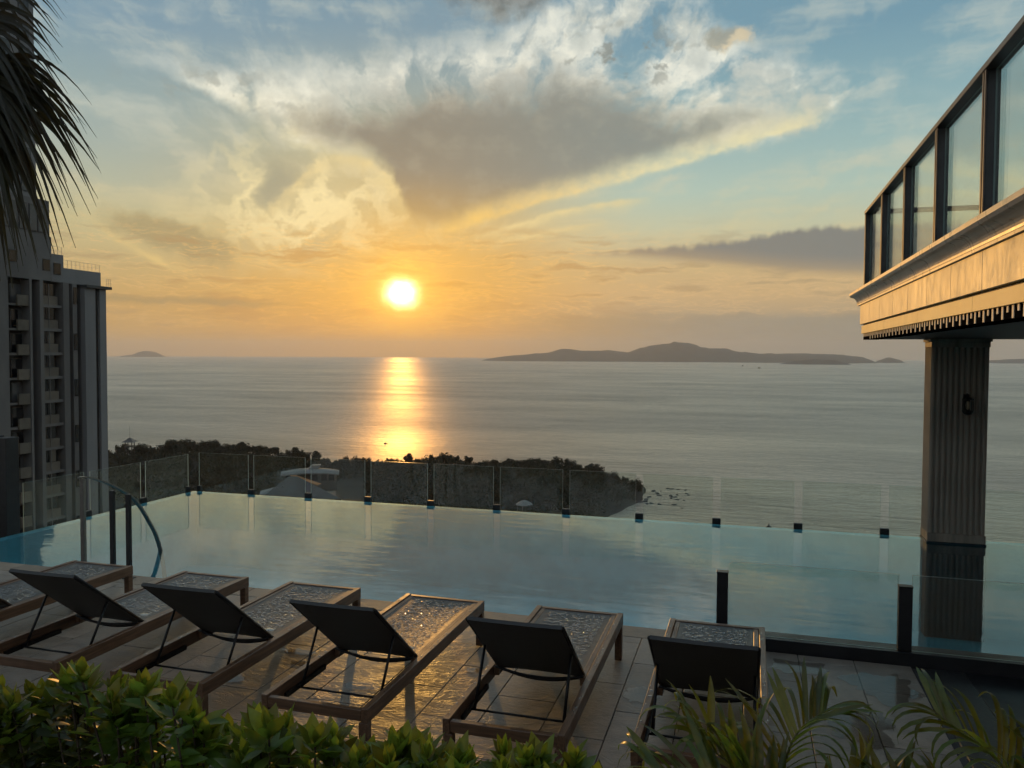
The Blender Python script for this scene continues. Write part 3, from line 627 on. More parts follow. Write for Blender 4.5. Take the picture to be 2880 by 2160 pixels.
# ================================================================== sun loungers
LX = [-5.95, -4.665, -3.535, -2.405, -1.255, -0.205]
def make_lounger():
    root = empty('sun_lounger')
    for s in (-1, 1):
        x0, x1 = sorted((s*0.350, s*0.308))
        MB().box(x0, x1, 0.0, 2.11, 0.275, 0.362).build('side_rail', M_WOOD, root, bevel=0.003)
        i0, i1 = sorted((s*0.304, s*0.268))
        MB().box(i0, i1, 0.80, 2.066, 0.300, 0.354).build('inner_rail', M_WOOD, root, bevel=0.003)
        for y0 in (0.002, 2.053):
            a0, a1 = sorted((s*0.348, s*0.293))
            MB().box(a0, a1, y0, y0+0.055, 0.0, 0.274).build('leg', M_WOOD, root, bevel=0.003)
    MB().box(-0.307, 0.307, 0.004, 0.040, 0.285, 0.350).build('end_rail', M_WOODX, root, bevel=0.003)
    MB().box(-0.307, 0.307, 2.068, 2.108, 0.285, 0.358).build('end_rail', M_WOODX, root, bevel=0.003)
    # seat sling, slightly sagging
    mb = MB(); nx, ny = 8, 14
    for j in range(ny+1):
        for i in range(nx+1):
            u, v = i/nx*2-1, j/ny
            z = 0.351-0.012*(1-u*u)*(1-(2*v-1)**4)
            mb.v.append((u*0.269, 0.84+v*1.224, z))
    for j in range(ny):
        for i in range(nx):
            q = j*(nx+1)+i; mb.f.append([q, q+1, q+nx+2, q+nx+1]); mb.mi.append(0)
    seat = mb.build('seat_sling', M_SEAT, root, smooth=True)
    # standing water: beads and a few flat pools
    rd = random.Random(11); mb = MB(); spots = []
    def bead(cx, cy, rx, ry, h, rot, n=8):
        u, v = cx/0.269, (cy-0.84)/1.224
        z = 0.352-0.012*(1-u*u)*(1-(2*v-1)**4)
        ca, sa = math.cos(rot), math.sin(rot); vs = []
        w = [1+rd.uniform(-0.28, 0.28) for _ in range(n)]
        for kx, kz in ((1.0, 0.0), (0.86, 0.62), (0.5, 0.93)):
            for i in range(n):
                t = 2*math.pi*i/n; px, py = math.cos(t)*rx*kx*w[i], math.sin(t)*ry*kx*w[i]
                vs.append((cx+px*ca-py*sa, cy+px*sa+py*ca, z+h*kz))
        vs.append((cx, cy, z+h))
        fs = [(i, (i+1) % n, n+(i+1) % n, n+i) for i in range(n)]+[(n+i, n+(i+1) % n, 2*n+(i+1) % n, 2*n+i) for i in range(n)]+[(2*n+i, 2*n+(i+1) % n, 3*n) for i in range(n)]
        mb.add(vs, fs)
    tries = 0
    while len(spots) < 430 and tries < 30000:
        tries += 1
        x, y = rd.uniform(-0.222, 0.222), rd.uniform(0.93, 2.015); r = rd.choice((0.008, 0.011, 0.013, 0.015, 0.018))
        if any((x-a)**2+((y-b)*1.1)**2 < (r+c)**2*0.86 for a, b, c in spots[-1400:]): continue
        spots.append((x, y, r)); bead(x, y, r*rd.uniform(1.0, 1.5), r*rd.uniform(0.75, 1.1), r*0.36, rd.uniform(-0.5, 0.5))
    for x, y, r in ((0.17, 1.00, 0.030), (0.10, 0.93, 0.045), (-0.05, 0.90, 0.03)): bead(x, y, r*1.6, r*0.9, 0.002, rd.uniform(-0.4, 0.4), 14)
    wd = mb.build('water_drops', M_DROP, seat, smooth=True); wd['kind'] = 'stuff'
    mb = MB()
    for _ in range(46):
        s = rd.choice((-1, 1)); x = s*rd.uniform(0.318, 0.342); y = rd.uniform(0.05, 2.05); r = rd.uniform(0.004, 0.009)
        n = 8; vs = []
        for kx, kz in ((1, 0), (0.7, 0.8)):
            for i in range(n):
                t = 2*math.pi*i/n; vs.append((x+math.cos(t)*r*kx, y+math.sin(t)*r*1.8*kx, 0.3625+r*0.2*kz))
        vs.append((x, y, 0.3625+r*0.2)); mb.add(vs, [(i, (i+1) % n, n+(i+1) % n, n+i) for i in range(n)]+[(n+i, n+(i+1) % n, 2*n) for i in range(n)])
    wd = mb.build('rail_drops', M_DROP, root, smooth=True); wd['kind'] = 'stuff'
    # backrest: sling panel on a tube frame
    hy, hz_, ty, tz = 0.835, 0.362, 0.215, 0.868
    d = Vector((0, ty-hy, tz-hz_)); nrm = Vector((0, d.z, -d.y)).normalized()
    def bp(x, t, o=0.0): return Vector((x, hy, hz_))+d*t+nrm*o
    mb = MB(); nx, ny = 8, 8
    for side in (0.011, -0.011):
        for j in range(ny+1):
            for i in range(nx+1):
                u, t = i/nx*2-1, j/ny
                w = 0.292 if j < ny else 0.280
                sag = 0.020*(1-u*u)*math.sin(math.pi*min(1, t*0.9+0.05))
                mb.v.append(tuple(bp(u*w, -0.04+1.04*t+(0.05*(1-u*u) if j == 0 else 0), side-sag)))
    n1 = (nx+1)*(ny+1)
    for j in range(ny):
        for i in range(nx):
            q = j*(nx+1)+i; mb.f.append([q, q+1, q+nx+2, q+nx+1]); mb.mi.append(0)
            mb.f.append([n1+q, n1+q+nx+1, n1+q+nx+2, n1+q+1]); mb.mi.append(0)
    def strip(idx):
        for a, b_ in zip(idx, idx[1:]): mb.f.append([a, n1+a, n1+b_, b_]); mb.mi.append(0)
    strip([i for i in range(nx+1)]); strip([ny*(nx+1)+i for i in range(nx, -1, -1)])
    strip([j*(nx+1) for j in range(ny, -1, -1)]); strip([j*(nx+1)+nx for j in range(ny+1)])
    back = mb.build('backrest', M_SLING, root, smooth=False)
    for s in (-1, 1):
        MB().tube([bp(s*0.283, -0.05), bp(s*0.283, 0.5), bp(s*0.283, 0.985)], 0.0135, 8).build('frame_tube', M_METAL, back, smooth=True)
    # bowed cross bars under the hinge
    for yy, zz, sag in ((0.845, 0.345, 0.045), (0.79, 0.365, 0.030)):
        MB().tube([(x/10*0.29, yy-0.02*(1-(x/10)**2), zz-sag*(1-(x/10)**2)) for x in range(-10, 11)], 0.009, 7).build('cross_bar', M_METAL, root, smooth=True)
    for s in (-1, 1):
        MB().tube([bp(s*0.272, 0.50, -0.016), (s*0.272, 0.325, 0.285)], 0.0095, 6).build('prop_strut', M_METAL, root, smooth=True)
        MB().box(min(s*0.292, s*0.307), max(s*0.292, s*0.307), 0.18, 0.66, 0.268, 0.300).build('prop_rack', M_METAL, root)
    MB().tube([(-0.29, 0.322, 0.283), (0.29, 0.322, 0.283)], 0.007, 6).build('prop_rod', M_METAL, root, smooth=True)
    return root
LLAB = ['wooden sun lounger at the left end of the row, its backrest cut by the frame',
        'second wooden sun lounger from the left, beside the upright pool handrail posts',
        'third wooden sun lounger from the left, its head end behind the tall hedge clump',
        'wooden sun lounger in the golden sun patch, water beads glittering on its seat',
        'second wooden sun lounger from the right, its near leg showing above the hedge',
        'wooden sun lounger at the right end of the row, behind the arching palm leaves']
proto = make_lounger()
rl = random.Random(5)
for i, x in enumerate(LX):
    o = proto if i == 0 else copy_tree(proto)
    o.location = (x, 4.06+rl.uniform(-0.015, 0.015), 0.006); o.rotation_euler[2] = R(rl.uniform(-0.4, 0.4))
    tag(o, LLAB[i], 'sun lounger', 'wooden sun loungers in a row along the pool')

# ================================================================== glass fences
def pane(name, parent, p0, p1, z0, z1, th=0.012, m=None, rnd=0.0):
    """vertical glass sheet between two plan points, pale cut edges"""
    a, b_ = Vector((p0[0], p0[1], 0)), Vector((p1[0], p1[1], 0)); d = (b_-a).normalized(); n = Vector((-d.y, d.x, 0))*th/2
    mb = MB(); L = (b_-a).length
    out = [(0, z0), (L, z0), (L, z1)]
    if rnd:
        for i in range(6):
            t = math.pi/2*i/5; out.append((rnd-rnd*math.sin(t), z1-rnd+rnd*math.cos(t)))
    else: out.append((0, z1))
    k_ = len(out); F = [a+d*s-n+Vector((0, 0, z)) for s, z in out]; B = [a+d*s+n+Vector((0, 0, z)) for s, z in out]
    mb.add(F+B, [tuple(range(k_))], 0); n0 = len(mb.v)-2*k_
    mb.f.append([n0+k_+i for i in range(k_)][::-1]); mb.mi.append(0)
    for i in range(k_):
        j = (i+1) % k_; mb.f.append([n0+i, n0+k_+i, n0+k_+j, n0+j]); mb.mi.append(1)
    return mb.build(name, [m or M_GLASS, M_GEDGE], parent)
# far fence beyond the infinity edge
ff = empty('glass_fence', (-3.5, 11.76, -0.16)); tag(ff, 'low frameless glass fence along the far infinity edge of the pool', 'fence', 'frameless glass pool fences')
FX = [-9.29+1.112*i for i in range(15)]
for i, x in enumerate(FX[:-1]):
    pane('glass_panel', ff, (x+0.055+3.5, 0), (FX[i+1]-0.055+3.5, 0), 0.06, 0.815)
cl = MB().box(-0.058, 0.058, -0.03, 0.03, 0.0, 0.22).mesh('clamp', M_BLACK, bevel=0.004)
for x in FX[1:-1]: obj('clamp', cl, ff, (x+3.5, 0.0, 0.0))
cl1 = MB().box(-0.035, 0.035, -0.03, 0.03, 0.0, 0.235).mesh('corner_clamp', M_BLACK, bevel=0.004)
obj('corner_clamp', cl1, ff, (FX[0]+3.5+0.06, 0, 0))
# left fence
lf = empty('glass_fence', (-9.36, 9.8, -0.16)); tag(lf, 'low frameless glass fence along the left edge of the pool before the tower', 'fence', 'frameless glass pool fences')
LY = [11.68-1.135*i for i in range(4)]+[8.28]
for a, b_ in zip(LY, LY[1:]):
    if a-b_ > 0.3: pane('glass_panel', lf, (0, b_+0.055-9.8), (0, a-0.055-9.8), 0.06, 0.80)
cly = MB().box(-0.03, 0.03, -0.058, 0.058, 0.0, 0.22).mesh('clamp', M_BLACK, bevel=0.004)
for y in LY[1:3]: obj('clamp', cly, lf, (0, y-9.8, 0))
obj('corner_clamp', MB().box(-0.03, 0.03, -0.035, 0.035, 0.0, 0.235).mesh('corner_clamp', M_BLACK, bevel=0.004), lf, (0, LY[0]-9.8-0.06, 0))
# near fence on its black kerb, right of the loungers
nf = empty('glass_fence', (1.2, 6.76, 0.0)); tag(nf, 'near glass fence with square black posts on a black kerb', 'fence')
boxm('kerb', M_CURB, nf, -1.25, 7.5, -0.058, 0.13, -0.02, 0.102, bevel=0.004)
for x, w in ((-1.37, 0.05), (0.012, 0.058), (1.36, 0.05), (2.72, 0.05), (4.08, 0.05)):
    ps = MB().box(-w/2-0.02, w/2+0.02, -0.035, 0.035, 0.003 if x < -1 else 0.104, 0.606).build('post', M_BLACK, nf, bevel=0.004); ps.location = (x, 0, 0)
    MB().box(-w/2-0.024, w/2+0.024, -0.039, 0.039, 0.6065, 0.614).build('post_cap', M_METAL, ps, bevel=0.002)
pane('glass_panel', nf, (-1.325, 0.0), (-0.035, 0.0), 0.104, 0.70, 0.014, rnd=0.05)
for a, b_ in ((0.06, 1.32), (1.40, 2.68), (2.76, 4.04)): pane('glass_panel', nf, (a, 0.0), (b_, 0.0), 0.104, 0.70, 0.014)

# ================================================================== pool handrail and posts
hr = empty('pool_handrail', (-6.85, 6.80, 0.0)); tag(hr, 'curved stainless steel handrail arching down into the pool', 'handrail')
arc_ = [(6.78,1.06),(6.83,1.062),(6.90,1.05),(7.04,1.0),(7.24,0.91),(7.50,0.75),(7.66,0.59),(7.82,0.36),(7.92,0.19),(8.01,-0.06),(8.06,-0.35),(8.08,-0.62)]
dn_ = []
for i in range(len(arc_)-1):
    for t in range(4):
        q = t/4; p0 = arc_[max(i-1,0)]; p1 = arc_[i]; p2 = arc_[i+1]; p3 = arc_[min(i+2, len(arc_)-1)]
        dn_.append(tuple(0.5*((2*p1[j])+(-p0[j]+p2[j])*q+(2*p0[j]-5*p1[j]+4*p2[j]-p3[j])*q*q+(-p0[j]+3*p1[j]-3*p2[j]+p3[j])*q**3) for j in (0, 1)))
dn_.append(arc_[-1])
mb = MB(); k_ = len(dn_)                                  # flat bar 50 mm wide, 12 mm thick
for i, (y, z) in enumerate(dn_):
    a, b_ = dn_[max(i-1,0)], dn_[min(i+1,k_-1)]; t = Vector((0, b_[0]-a[0], b_[1]-a[1])).normalized(); nn = Vector((0, -t.z, t.y))
    c_ = Vector((0, y-6.80, z))
    for sx, sn in ((-0.026, -0.008), (0.026, -0.008), (0.026, 0.008), (-0.026, 0.008)): mb.v.append(tuple(c_+Vector((sx, 0, 0))+nn*sn))
for i in range(k_-1):
    for j in range(4): mb.f.append([i*4+j, i*4+(j+1) % 4, (i+1)*4+(j+1) % 4, (i+1)*4+j]); mb.mi.append(0)
mb.f += [[0, 3, 2, 1], [4*(k_-1)+j for j in range(4)]]; mb.mi += [0, 0]
mb.build('rail_bar', M_STEEL, hr)
boxm('rail_post', M_STEEL, hr, -0.024, 0.024, 0.01, 0.05, 0.012, 1.045, bevel=0.003)
boxm('foot_plate', M_STEEL, hr, -0.06, 0.06, -0.03, 0.09, 0.003, 0.012, bevel=0.002)
for x, h, lab in ((-6.49, 0.93, 'slim dark upright post at the pool edge, nearer the curved handrail'), (-6.28, 0.90, 'slim dark upright post at the pool edge, right one of the pair')):
    t = empty('pool_post', (x, 6.86, 0.002)); tag(t, lab, 'post', 'slim posts at the pool edge')
    boxm('shaft', M_BLACK, t, -0.026, 0.026, -0.018, 0.018, 0.009, h, bevel=0.003)
    boxm('foot_plate', M_BLACK, t, -0.05, 0.05, -0.05, 0.05, 0.001, 0.009, bevel=0.002)
# tall dark screen at the left edge
sc_ = empty('glass_screen', (-9.45, 8.12, -0.16)); tag(sc_, 'tall dark framed glass screen at the left edge of the picture', 'screen')
boxm('post', M_BLACK, sc_, -0.03, 0.17, -0.11, 0.09, 0.0, 1.44, bevel=0.005)
boxm('top_rail', M_BLACK, sc_, -3.2, -0.032, -0.07, 0.05, 1.38, 1.46, bevel=0.005)
boxm('mid_rail', M_BLACK, sc_, -3.2, -0.032, -0.03, 0.01, 0.02, 0.08, bevel=0.003)
pane('glass_panel', sc_, (-3.2, -0.01), (-0.034, -0.01), 0.085, 1.375, 0.014, M_GLASS2)

# ================================================================== terrace on the right
def plaster(name, col, rough, var=0.25):
    m, k, out = mat(name)
    p = k.new('ShaderNodeBsdfPrincipled'); k.put(out.inputs['Surface'], p.outputs[0])
    geo = k.new('ShaderNodeNewGeometry'); oi = k.new('ShaderNodeObjectInfo')
    mp = k.new('ShaderNodeMapping'); k.put(mp.inputs[0], geo.outputs['Position']); mp.inputs['Scale'].default_value = (1, 1.3, 0.6)
    st = k.noise(mp.outputs[0], 5.0, 6.0, 0.65, 0.8); bl = k.noise(geo.outputs['Position'], 2.2, 5.0, 0.6, 0.5)
    c = k.mix(k.ss(bl, 0.3, 0.7), tuple(x*(1-var) for x in col)+(1,), tuple(min(1, x*(1+var*0.6)) for x in col)+(1,))
    c = k.mix(k.mul(k.ss(st, 0.55, 0.8), 0.16), c, tuple(x*0.7 for x in col)+(1,))
    hs = k.new('ShaderNodeHueSaturation'); k.put(hs.inputs['Color'], c); k.put(hs.inputs['Value'], k.lm(oi.outputs['Random'], 0, 1, 0.96, 1.03)); k.put(p.inputs['Base Color'], hs.outputs[0])
    k.put(p.inputs['Roughness'], k.lm(st, 0.3, 0.7, rough-0.07, rough+0.09))
    b = k.new('ShaderNodeBump'); b.inputs['Strength'].default_value = 0.3; b.inputs['Distance'].default_value = 0.007; k.put(b.inputs['Height'], k.add(bl, k.mul(st, 0.6))); k.put(p.inputs['Normal'], b.outputs[0])
    return m
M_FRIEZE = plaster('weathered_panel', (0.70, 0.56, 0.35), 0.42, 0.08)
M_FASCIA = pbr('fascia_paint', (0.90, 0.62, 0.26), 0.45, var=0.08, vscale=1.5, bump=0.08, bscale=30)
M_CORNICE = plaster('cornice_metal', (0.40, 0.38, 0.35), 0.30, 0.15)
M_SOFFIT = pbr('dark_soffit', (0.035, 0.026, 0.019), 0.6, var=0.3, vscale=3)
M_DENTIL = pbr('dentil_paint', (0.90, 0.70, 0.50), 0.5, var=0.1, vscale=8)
M_COLUMN = pbr('column_wood', (0.25, 0.20, 0.15), 0.55, var=0.3, vscale=3, stretch=(3, 3, 0.3), bump=0.12, bscale=30)
M_FRAME = pbr('balustrade_frame', (0.045, 0.040, 0.036), 0.38, var=0.2, vscale=6)
M_FRAMEB = pbr('balustrade_trim', (0.13, 0.085, 0.06), 0.42, var=0.2, vscale=6)
TX, TY0, TY1 = 1.52, -3.0, 12.02
tb = empty('terrace_building', (TX, TY1, 0.0)); tag(tb, 'upper terrace with golden lit cornice and fascia carried on a fluted column', 'building')
def tbx(name, m_, x0, x1, y0, y1, z0, z1, bevel=0.0, par=None): return boxm(name, m_, par or tb, x0-TX, x1-TX, y0-TY1, y1-TY1, z0, z1, bevel)
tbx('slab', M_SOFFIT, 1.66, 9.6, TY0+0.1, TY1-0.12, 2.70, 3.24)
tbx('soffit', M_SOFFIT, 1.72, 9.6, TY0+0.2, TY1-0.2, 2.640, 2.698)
# fascia boards
ys = [TY1]
while ys[-1] > TY0+0.2: ys.append(max(TY0, ys[-1]-1.9))
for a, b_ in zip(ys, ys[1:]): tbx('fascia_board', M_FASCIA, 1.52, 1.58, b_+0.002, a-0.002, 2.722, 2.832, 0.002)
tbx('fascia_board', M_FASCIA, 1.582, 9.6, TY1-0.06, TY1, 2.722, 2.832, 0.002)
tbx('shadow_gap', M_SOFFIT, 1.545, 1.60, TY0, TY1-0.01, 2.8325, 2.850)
# frieze panels
ys = [TY1+0.02]
while ys[-1] > TY0+0.2: ys.append(max(TY0, ys[-1]-0.86))
for i, (a, b_) in enumerate(zip(ys, ys[1:])):
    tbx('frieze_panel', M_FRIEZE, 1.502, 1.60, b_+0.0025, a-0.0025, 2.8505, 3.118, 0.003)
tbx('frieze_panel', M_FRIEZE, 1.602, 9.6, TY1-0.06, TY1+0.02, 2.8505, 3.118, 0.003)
# cornice moulding
prof = [(1.60, 3.119), (1.478, 3.119), (1.478, 3.140)]
for i in range(9):
    t = i/8; prof.append((1.474-0.078*(1-math.cos(t*math.pi/2)), 3.142+0.092*math.sin(t*math.pi/2)))
prof += [(1.386, 3.236), (1.372, 3.258), (1.372, 3.292), (1.60, 3.300)]
mb = MB(); mb.prism([(x-TX, z) for x, z in prof], TY0-TY1, 0.15, 'y'); mb.build('cornice', M_CORNICE, tb)
tbx('terrace_floor', M_CORNICE, 1.601, 9.6, TY0+0.1, TY1+0.10, 3.242, 3.299)
# dentils
dl = MB().box(-0.006, 0.0, -0.018, 0.018, -0.082, 0.0).mesh('dentil', M_DENTIL, bevel=0.0015)
ds_ = MB().box(-0.006, 0.0, -0.018, 0.018, -0.042, 0.0).mesh('short_dentil', M_DENTIL, bevel=0.0015)
y = TY1-0.10; i = 0
while y > 1.5:
    long_ = (i % 2 == 0) and y < TY1-0.55
    obj('dentil' if long_ else 'short_dentil', dl if long_ else ds_, tb, (0.021, y-TY1, 2.721)); y -= 0.104; i += 1
tbx('dentil_backing', pbr('painted_dentil_shade', (0.012, 0.009, 0.007), 1.0, spec=0.0, var=0.2, vscale=4), 1.5415, 1.718, TY0+0.1, TY1-0.05, 2.638, 2.7205)  # near-black colour paints the shade between the dentils
# fluted column with base, capital and ribs
CX0, CX1, CY0, CY1 = 2.275, 2.945, 11.33, 11.73
col_ = tbx('column', M_COLUMN, CX0+0.012, CX1-0.012, CY0+0.012, CY1-0.012, -0.60, 2.60, 0.004)
tbx('column_base', M_COLUMN, CX0-0.004, CX1+0.004, CY0-0.004, CY1+0.004, 0.012, 0.125, 0.006)
tbx('waterline_plinth', pbr('painted_reflection_teal', (0.010, 0.026, 0.032), 0.4, var=0.3, vscale=5), CX0-0.012, CX1+0.012, CY0-0.012, CY1+0.012, -1.24, 0.011, 0.004)  # plinth run down to the floor, teal painted as the column's dark reflection
tbx('capital', M_COLUMN, CX0-0.02, CX1+0.02, CY0-0.02, CY1+0.02, 2.601, 2.639, 0.004)
tbx('capital_band', M_COLUMN, CX0-0.002, CX1+0.002, CY0-0.002, CY1+0.002, 2.53, 2.600, 0.004)
nr = 10; rw = (CX1-CX0)/nr
rib = MB(); rpts = []
for i in range(9):
    t = math.pi*i/8; rpts.append((math.cos(t)*rw*0.37, -math.sin(t)*0.016))
rib.prism(rpts, 0.127, 2.528, 'z'); ribm = rib.mesh('rib', M_COLUMN, smooth=False)
for i in range(nr): obj('rib', ribm, col_, (CX0+rw*(i+0.5)-TX, CY0+0.0115-TY1, 0))
for i in range(6): obj('rib', ribm, col_, (CX0+0.0115-TX, CY0+rw*(i+0.5)-TY1, 0), (0, 0, -math.pi/2))
tbx('rear_column', M_COLUMN, 6.0, 6.67, CY0, CY1, -0.6, 2.639, 0.004)
# balustrade on the terrace
bl_ = empty('balustrade', (1.56, TY1, 3.30)); tag(bl_, 'dark framed glass balustrade on top of the right-hand terrace', 'balustrade')
def bbx(name, m_, x0, x1, y0, y1, z0, z1, bevel=0.0, par=None): return boxm(name, m_, par or bl_, x0-1.56, x1-1.56, y0-TY1, y1-TY1, z0-3.30, z1-3.30, bevel)
PYS = [11.98, 10.58, 9.13, 7.68, 6.23, 4.78, 3.33, 1.88, 0.43, -1.02, -2.47]
for y in PYS:
    ps = bbx('post', M_FRAME, 1.545, 1.632, y-0.030, y+0.030, 3.302, 4.372, 0.003)
    bbx('trim', M_FRAMEB, 1.535, 1.544, y-0.040, y-0.012, 3.302, 4.372, 0.001, None).parent = ps
    bbx('trim', M_FRAMEB, 1.535, 1.544, y+0.012, y+0.040, 3.302, 4.372, 0.001, None).parent = ps
bbx('top_rail', M_FRAME, 1.528, 1.645, TY0, 12.02, 4.373, 4.420, 0.004)
bbx('top_rail', M_FRAME, 1.647, 9.6, 11.90, 12.02, 4.373, 4.425, 0.004)
bbx('bottom_rail', M_FRAME, 1.56, 1.65, TY0, 11.94, 3.3005, 3.335, 0.002)
bbx('bottom_rail', M_FRAME, 1.67, 9.6, 11.93, 12.01, 3.3005, 3.335, 0.002)
for a, b_ in zip(PYS, PYS[1:]):
    pane('glass_panel', bl_, (0.045, b_+0.032-TY1), (0.045, a-0.032-TY1), 0.037, 1.071, 0.012, M_GLASS2)
x = 1.70
while x < 9.0:
    pane('glass_panel', bl_, (x+0.04-1.56, 11.96-TY1), (x+1.36-1.56, 11.96-TY1), 0.037, 1.071, 0.012, M_GLASS2)
    bbx('post', M_FRAME, x+1.37, x+1.43, 11.91, 12.01, 3.336, 4.372, 0.003); x += 1.4
# wall lantern on the column front
ln = empty('wall_lantern', (2.68, CY0-0.016, 1.80)); tag(ln, 'small black wall lantern on the front of the fluted column', 'lantern')
M_IRON = pbr('lantern_iron', (0.012, 0.011, 0.010), 0.45, metal=0.5, var=0.2, vscale=30)
boxm('back_plate', M_IRON, ln, -0.035, 0.035, -0.012, 0.0, -0.10, 0.13, bevel=0.003)
MB().tube([(0, -0.012, 0.10), (0, -0.05, 0.14), (0, -0.09, 0.115)], 0.007, 7).build('arm', M_IRON, ln, smooth=True)
MB().lathe([(0.0, 0.105), (0.02, 0.10), (0.068, 0.075), (0.070, 0.068)], 0, -0.09, 6).build('roof', M_IRON, ln)
MB().lathe([(0.066, -0.070), (0.066, -0.080), (0.042, -0.118), (0.018, -0.128), (0.0, -0.130)], 0, -0.09, 6).build('base', M_IRON, ln)
for i in range(6):
    t = 2*math.pi*i/6; q = (0.060*math.cos(t), -0.09+0.060*math.sin(t))
    MB().tube([(q[0], q[1], -0.070), (q[0], q[1], 0.072)], 0.004, 5).build('bar', M_IRON, ln)
MB().lathe([(0.001, -0.06), (0.022, -0.045), (0.026, 0.0), (0.018, 0.04), (0.001, 0.05)], 0, -0.09, 10).build('bulb', pbr('frosted_bulb', (0.34, 0.26, 0.16), 0.3), ln, smooth=True)

# ================================================================== apartment tower at the left
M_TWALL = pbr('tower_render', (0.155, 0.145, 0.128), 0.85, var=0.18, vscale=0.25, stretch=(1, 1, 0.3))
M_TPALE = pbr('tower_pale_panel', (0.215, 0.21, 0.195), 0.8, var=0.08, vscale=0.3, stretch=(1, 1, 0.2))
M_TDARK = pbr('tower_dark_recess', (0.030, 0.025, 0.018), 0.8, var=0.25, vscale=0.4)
M_TTAN = pbr('tower_tan_parapet', (0.14, 0.118, 0.085), 0.8, var=0.2, vscale=0.5)
M_TGLASS = pbr('tower_window_glass', (0.010, 0.011, 0.012), 0.12, var=0.3, vscale=0.3)
M_TBLUE = pbr('tower_window_blue', (0.085, 0.088, 0.085), 0.25, var=0.25, vscale=0.3)
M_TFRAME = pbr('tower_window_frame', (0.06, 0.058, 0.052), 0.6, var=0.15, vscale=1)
M_TRAIL = pbr('tower_rail', (0.45, 0.42, 0.36), 0.5, var=0.1, vscale=2)
tw = empty('apartment_tower', (-84, 72, -57)); tag(tw, 'grey apartment tower with stacked balconies and pale vertical slabs', 'building')
def tw_(name, m_, d0, d1, y0, y1, z0, z1, par=None): return boxm(name, m_, par or tw, -d1, -d0, y0-72, y1-72, z0+57, z1+57)   # d = depth behind the facade plane
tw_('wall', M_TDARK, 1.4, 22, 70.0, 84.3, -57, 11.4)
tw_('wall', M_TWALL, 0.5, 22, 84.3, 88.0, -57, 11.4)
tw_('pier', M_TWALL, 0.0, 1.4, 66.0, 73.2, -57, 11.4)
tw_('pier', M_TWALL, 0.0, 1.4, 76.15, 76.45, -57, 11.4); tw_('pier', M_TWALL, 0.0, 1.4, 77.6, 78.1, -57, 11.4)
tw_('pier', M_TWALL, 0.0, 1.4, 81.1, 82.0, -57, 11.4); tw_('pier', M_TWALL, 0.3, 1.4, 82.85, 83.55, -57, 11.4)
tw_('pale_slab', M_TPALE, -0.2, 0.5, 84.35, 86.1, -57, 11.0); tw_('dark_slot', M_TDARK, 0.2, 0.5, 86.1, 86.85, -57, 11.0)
tw_('pale_slab', M_TPALE, -0.2, 0.5, 86.85, 87.95, -57, 11.0)
tw_('ledge', M_TFRAME, -0.7, 0.5, 84.2, 88.5, 11.02, 11.38)
tw_('upper_wall', M_TWALL, 0.0, 22, 66.0, 79.4, 11.4, 16.9); tw_('upper_wall', M_TWALL, 0.25, 22, 66.0, 79.4, 16.9, 21.4)
tw_('upper_wall', M_TPALE, 0.5, 22, 66.0, 77.8, 21.4, 75.0)
tw_('upper_wall', M_TPALE, 0.3, 22, 79.4, 81.5, 11.4, 14.9); tw_('roof_block', M_TPALE, 0.4, 22, 81.5, 87.7, 11.4, 13.3)
for i in range(13):                                  # storeys
    z0 = 8.35-3.0*i
    tw_('floor_slab', M_TWALL, 0.45, 1.4, 73.2, 76.15, z0-0.25, z0); tw_('floor_slab', M_TWALL, 0.25, 1.4, 78.1, 81.1, z0-0.25, z0+0.1)
    w = tw_('window', M_TTAN if i % 3 else M_TGLASS, 0.9, 1.3, 73.25, 74.0, z0+0.6, z0+2.3); tw_('pane', M_TGLASS, 0.86, 0.9, 73.3, 73.9, z0+0.75+0.6*(i % 2), z0+2.2, w)
    tw_('balcony', M_TTAN, 0.15, 0.44, 74.6, 76.12, z0-0.25, z0+1.05)
    w = tw_('window', M_TFRAME, 1.25, 1.39, 74.5, 76.1, z0+0.05, z0+2.4); tw_('pane', M_TGLASS if (i*7) % 4 else M_TBLUE, 1.2, 1.25, 74.6, 76.0-0.5*(i % 3 == 1), z0+0.1, z0+2.3, w)
    w = tw_('window', M_TFRAME, 1.1, 1.38, 76.6, 77.4, z0+0.2, z0+2.2); tw_('pane', M_TGLASS, 1.05, 1.1, 76.65, 77.3, z0+0.3, z0+2.1, w)
    w = tw_('window', M_TFRAME, 0.55, 1.39, 78.15, 80.1, z0+1.2, z0+2.72)
    tw_('pane', M_TGLASS, 0.50, 0.55, 78.2, 79.1, z0+1.25, z0+2.7, w); tw_('pane', M_TTAN if i % 5 == 2 else M_TGLASS, 0.50, 0.55, 79.2, 80.05, z0+1.25, z0+2.7, w)
    tw_('parapet', M_TTAN, 0.3, 0.5, 78.12, 79.1, z0+0.1, z0+1.18); tw_('parapet', M_TTAN, 0.3, 0.5, 79.16, 80.5, z0+0.1, z0+1.18)
    tw_('mullion', M_TWALL, 0.22, 0.3, 79.10, 79.16, z0+0.1, z0+2.75)
    if i % 2 == 0: tw_('window', M_TGLASS, 0.2, 0.3, 82.95, 83.45, z0+0.4, z0+2.6)
for yy in (72.4, 73.7, 75.0, 76.4, 77.6):            # tall windows of the transition storey
    w = tw_('window', M_TFRAME, 0.16, 0.25, yy, yy+1.1, 17.3, 20.6); tw_('pane', M_TBLUE, 0.12, 0.16, yy+0.08, yy+1.02, 17.4, 20.5, w)
